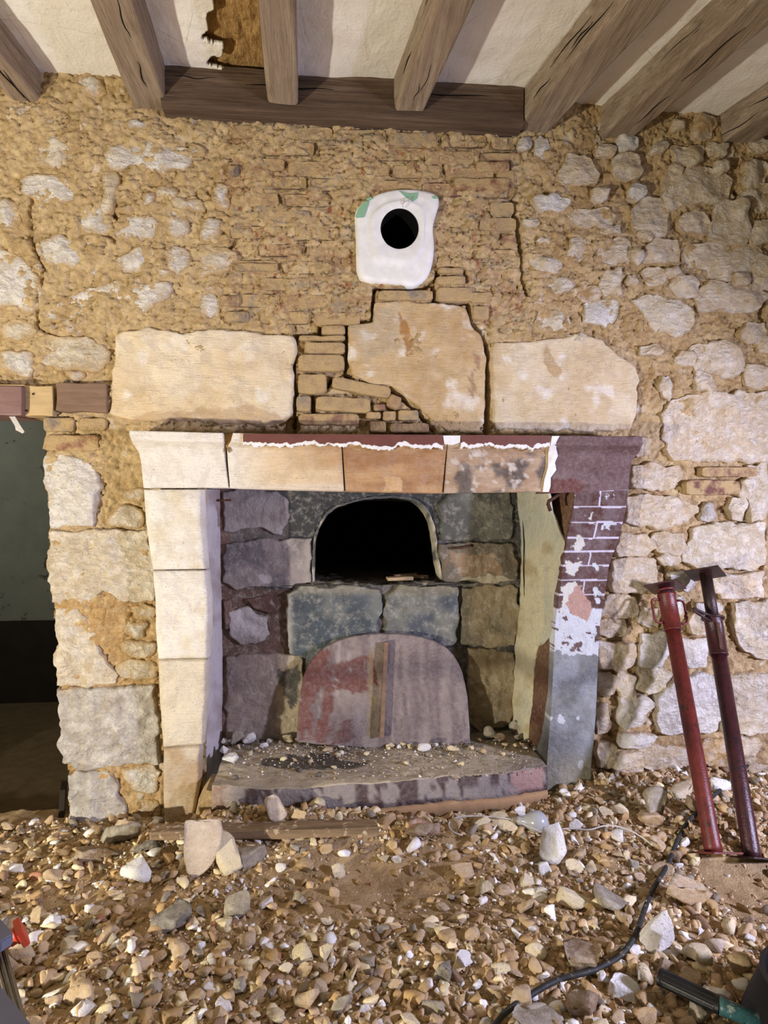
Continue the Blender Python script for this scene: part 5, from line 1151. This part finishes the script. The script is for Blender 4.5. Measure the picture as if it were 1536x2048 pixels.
t1 = at(1330, 1174, -.075); t2 = at(1411, 1147, -.072)
rt1, P, ax, x, y, m0, m1, sl = prop('steel_prop', 'red painted adjustable steel prop with two loop handles leaning on the wall', t1, (.030, .175), f1, ('red_paint', 'dark_red_paint', 'red_paint'), .65, True)
side = np.cross(ax, np.array([0, 1., 0])); side /= np.linalg.norm(side)
for sg in (-1, 1):
    s = side*sg; pts = [P(.055)+s*.028, P(.052)+s*.052, P(.056)+s*.062, P(.066)+s*.066, P(.13)+s*.066, P(.142)+s*.062, P(.147)+s*.052, P(.145)+s*.028]
    obj('loop_handle', tubem('loop_handle', np.array(pts), .0048, 8), 'red_paint', sl)
t_ = np.linspace(.3, 5.6, 22); pts = [P(.012+.010*q/5.6)+.032*(math.cos(q)*side+math.sin(q)*np.cross(ax, side)) for q in t_]
under(obj('pin_ring', tubem('pin_ring', np.array(pts), .0046, 8), 'red_paint'), rt1)
rt2, P, ax, x, y, m0, m1, sl = prop('steel_prop', 'dark maroon rusty steel prop with longer inner tube, right of the red one', t2, (.175, .325), f2, ('dark_red_paint', 'dark_steel', 'dark_steel'), .55, False)
side = np.cross(ax, np.array([0, 1., 0])); side /= np.linalg.norm(side); fr = np.cross(side, ax); fr = fr if fr[1] < 0 else -fr
sg = side if side[0] < 0 else -side
pts = [P(.182)+sg*.02+fr*.025, P(.178)+sg*.05+fr*.03, P(.165)+sg*.085+fr*.03, P(.163)+sg*.092+fr*.03, P(.170)+sg*.094+fr*.03, P(.185)+sg*.07+fr*.03, P(.205)+sg*.03+fr*.025]
under(obj('pin_handle', tubem('pin_handle', np.array(pts), .0055, 8), 'dark_steel'), rt2)
t_ = np.linspace(0, 2*np.pi, 26); under(obj('collar_ring', tubem('collar_ring', np.array([P(.183)+.037*(math.cos(q)*side+math.sin(q)*fr) for q in t_]), .0052, 8), 'dark_steel'), rt2)
under(obj('slot', boxm('slot', P(.26)+fr*.0315+sg*.006, (.0075, .003, .052), (side, fr, ax), .002), 'rust_iron'), rt2)

# ================================================================ bottom right: hammer and rubber bucket; bottom left: folding workbench
hb = ground(1380, 1990); hm = empty('hammer', hb); tag(hm, 'hammer handle with ribbed black grip and teal shaft lying on rubble', 'hammer')
zt = hb[2]+.042; a = atz(1317, 1952, zt); b = atz(1442, 2012, zt-.005); e = atz(1560, 2062, zt-.012); ax = (b-a)/np.linalg.norm(b-a)
xx, yy, _ = frame(ax)
def ribbed(name, a, b, r, n=48, ribs=12, dep=.07):
    V = []; t = np.linspace(0, 2*np.pi, n, endpoint=False); pr = [(0, .80, 0), (.012, 1.02, 0), (.05, 1.04, 0), (.09, 1.0, 0), (.11, 1.0, 1), (.80, .96, 1), (.90, .95, 1), (.92, .95, 0), (.94, 1.0, 0), (.99, 1.0, 0), (1, .9, 0)]
    for f, k, g in pr: rr = r*k*(1-g*dep*(np.cos(t*ribs) > .2)); V.append(a+(b-a)*f+rr[:, None]*(np.cos(t)[:, None]*xx+np.sin(t)[:, None]*yy*.82))
    V = np.vstack(V); fc = []
    for i in range(len(pr)-1): fc += [(i*n+j, i*n+(j+1) % n, (i+1)*n+(j+1) % n, (i+1)*n+j) for j in range(n)]
    fc += [tuple(range(n))[::-1], tuple(range((len(pr)-1)*n, len(pr)*n))]; return mesh(name, V, fc, False)
under(obj('ribbed_grip', ribbed('ribbed_grip', a, b, .0225), 'black_rubber'), hm)
under(obj('shaft', lathe('shaft', b-ax*.004, e, [(0, .0195), (.1, .0185), (1, .017)], 24), 'teal_paint'), hm)
hd = e+ax*.02; me = boxm('head', hd, (.06, .022, .022), (np.cross(ax, [0, 0, 1]), ax, [0, 0, 1]), .004); under(obj('head', me, 'dark_steel'), hm)
# bucket
bc = CAM+1.42*FW+1.005*RT; bc[2] = terrain(bc[0], bc[1])-.01
bk = empty('rubber_bucket', bc); tag(bk, 'black ribbed rubber bucket cut off by the lower right corner', 'bucket')
def bucket():
    n = 72; t = np.linspace(0, 2*np.pi, n, endpoint=False); pr = [(0, 0.0), (0, .185)]
    for i in range(73): f = i/72; pr.append((.115*f+.003, .190-.040*f+(.0016 if i % 2 else 0)))
    pr += [(.120, .153), (.126, .153), (.126, .142), (.11, .14), (.01, .16), (.008, 0.0)]
    V = np.vstack([bc+np.stack([r*np.cos(t), r*np.sin(t), np.full(n, z)], -1) for z, r in pr]); fc = []
    for i in range(len(pr)-1): fc += [(i*n+j, i*n+(j+1) % n, (i+1)*n+(j+1) % n, (i+1)*n+j) for j in range(n)]
    me = mesh('shell', V, fc, False); fixn(me); under(obj('shell', me, 'black_rubber'), bk)
bucket()
# workbench: two grey jaws, a grooved wooden jaw edge and an orange clamp peg; only its corner is in view
ZW = .40
wb = empty('workbench', (-.95, -1.5, terrain(-.95, -1.5))); tag(wb, 'grey folding workbench corner with orange clamp peg at the lower left', 'workbench')
def zpoly(name, pts, z1, z0, mat):
    w = np.array([atz(x, y, z1) for x, y in pts]); n = len(w); lo = w.copy(); lo[:, 2] = z0
    bm = bmesh.new(); t = [bm.verts.new(q) for q in w]; b_ = [bm.verts.new(q) for q in lo]; bm.faces.new(t); bm.faces.new(b_[::-1])
    for i in range(n): bm.faces.new((t[i], b_[i], b_[(i+1) % n], t[(i+1) % n]))
    bmesh.ops.recalc_face_normals(bm, faces=bm.faces); bmesh.ops.bevel(bm, geom=[e_ for e_ in bm.edges], offset=.0025, segments=2, affect='EDGES')
    me = bpy.data.meshes.new(name); bm.to_mesh(me); bm.free(); return under(obj(name, me, mat), wb)
zpoly('jaw', [(-420, 1690), (-2, 1832), (26, 1864), (25, 1868), (0, 1884), (-420, 2010)], ZW, ZW-.02, 'grey_metal')
for i, dx in enumerate((0, 13, 26)):
    zpoly('grooved_rail', [(-26+dx, 1868+6*i), (-16+dx, 1880+2*i), (40+dx*.95, 2075), (26+dx*.95, 2075)], ZW-.035-.004*i, ZW-.09, 'grooved_wood')
zpoly('jaw', [(-420, 1690+260), (-8, 1958), (70, 2056), (100, 2120), (-420, 2200)], ZW+.012, ZW-.01, 'grey_metal')
pa = atz(2, 1893, ZW-.045); pb = atz(38, 1868, ZW-.03); pc = atz(47, 1861, ZW-.03)
under(obj('clamp_peg', lathe('clamp_peg', pa, pb, [(0, .0105), (.45, .0105), (.5, .0125), (.8, .0125), (.86, .016), (1, .016)], 20), 'orange_plastic'), wb)
ux = (pc-pa)/np.linalg.norm(pc-pa); uy = np.cross(ux, [0, 0, 1]); uy /= np.linalg.norm(uy)
under(obj('peg_head', boxm('peg_head', pb+ux*.004, (.006, .021, .018), (ux, uy, np.cross(ux, uy)), .002), 'orange_plastic'), wb)
for lx, ly in ((-.62, -1.30), (-1.3, -1.3), (-.62, -1.62), (-1.3, -1.62)):
    z0 = float(terrain(lx, ly)); under(obj('leg', boxm('leg', (lx, ly, (z0+ZW-.09)/2), (.02, .02, (ZW-.09-z0)/2), None, .003), 'grey_metal'), wb)
# wall foot behind the rubble is left to the wall itself
for o in list(bpy.data.objects):
    if o.type == 'MESH' and not o.data.materials: print('no material', o.name)
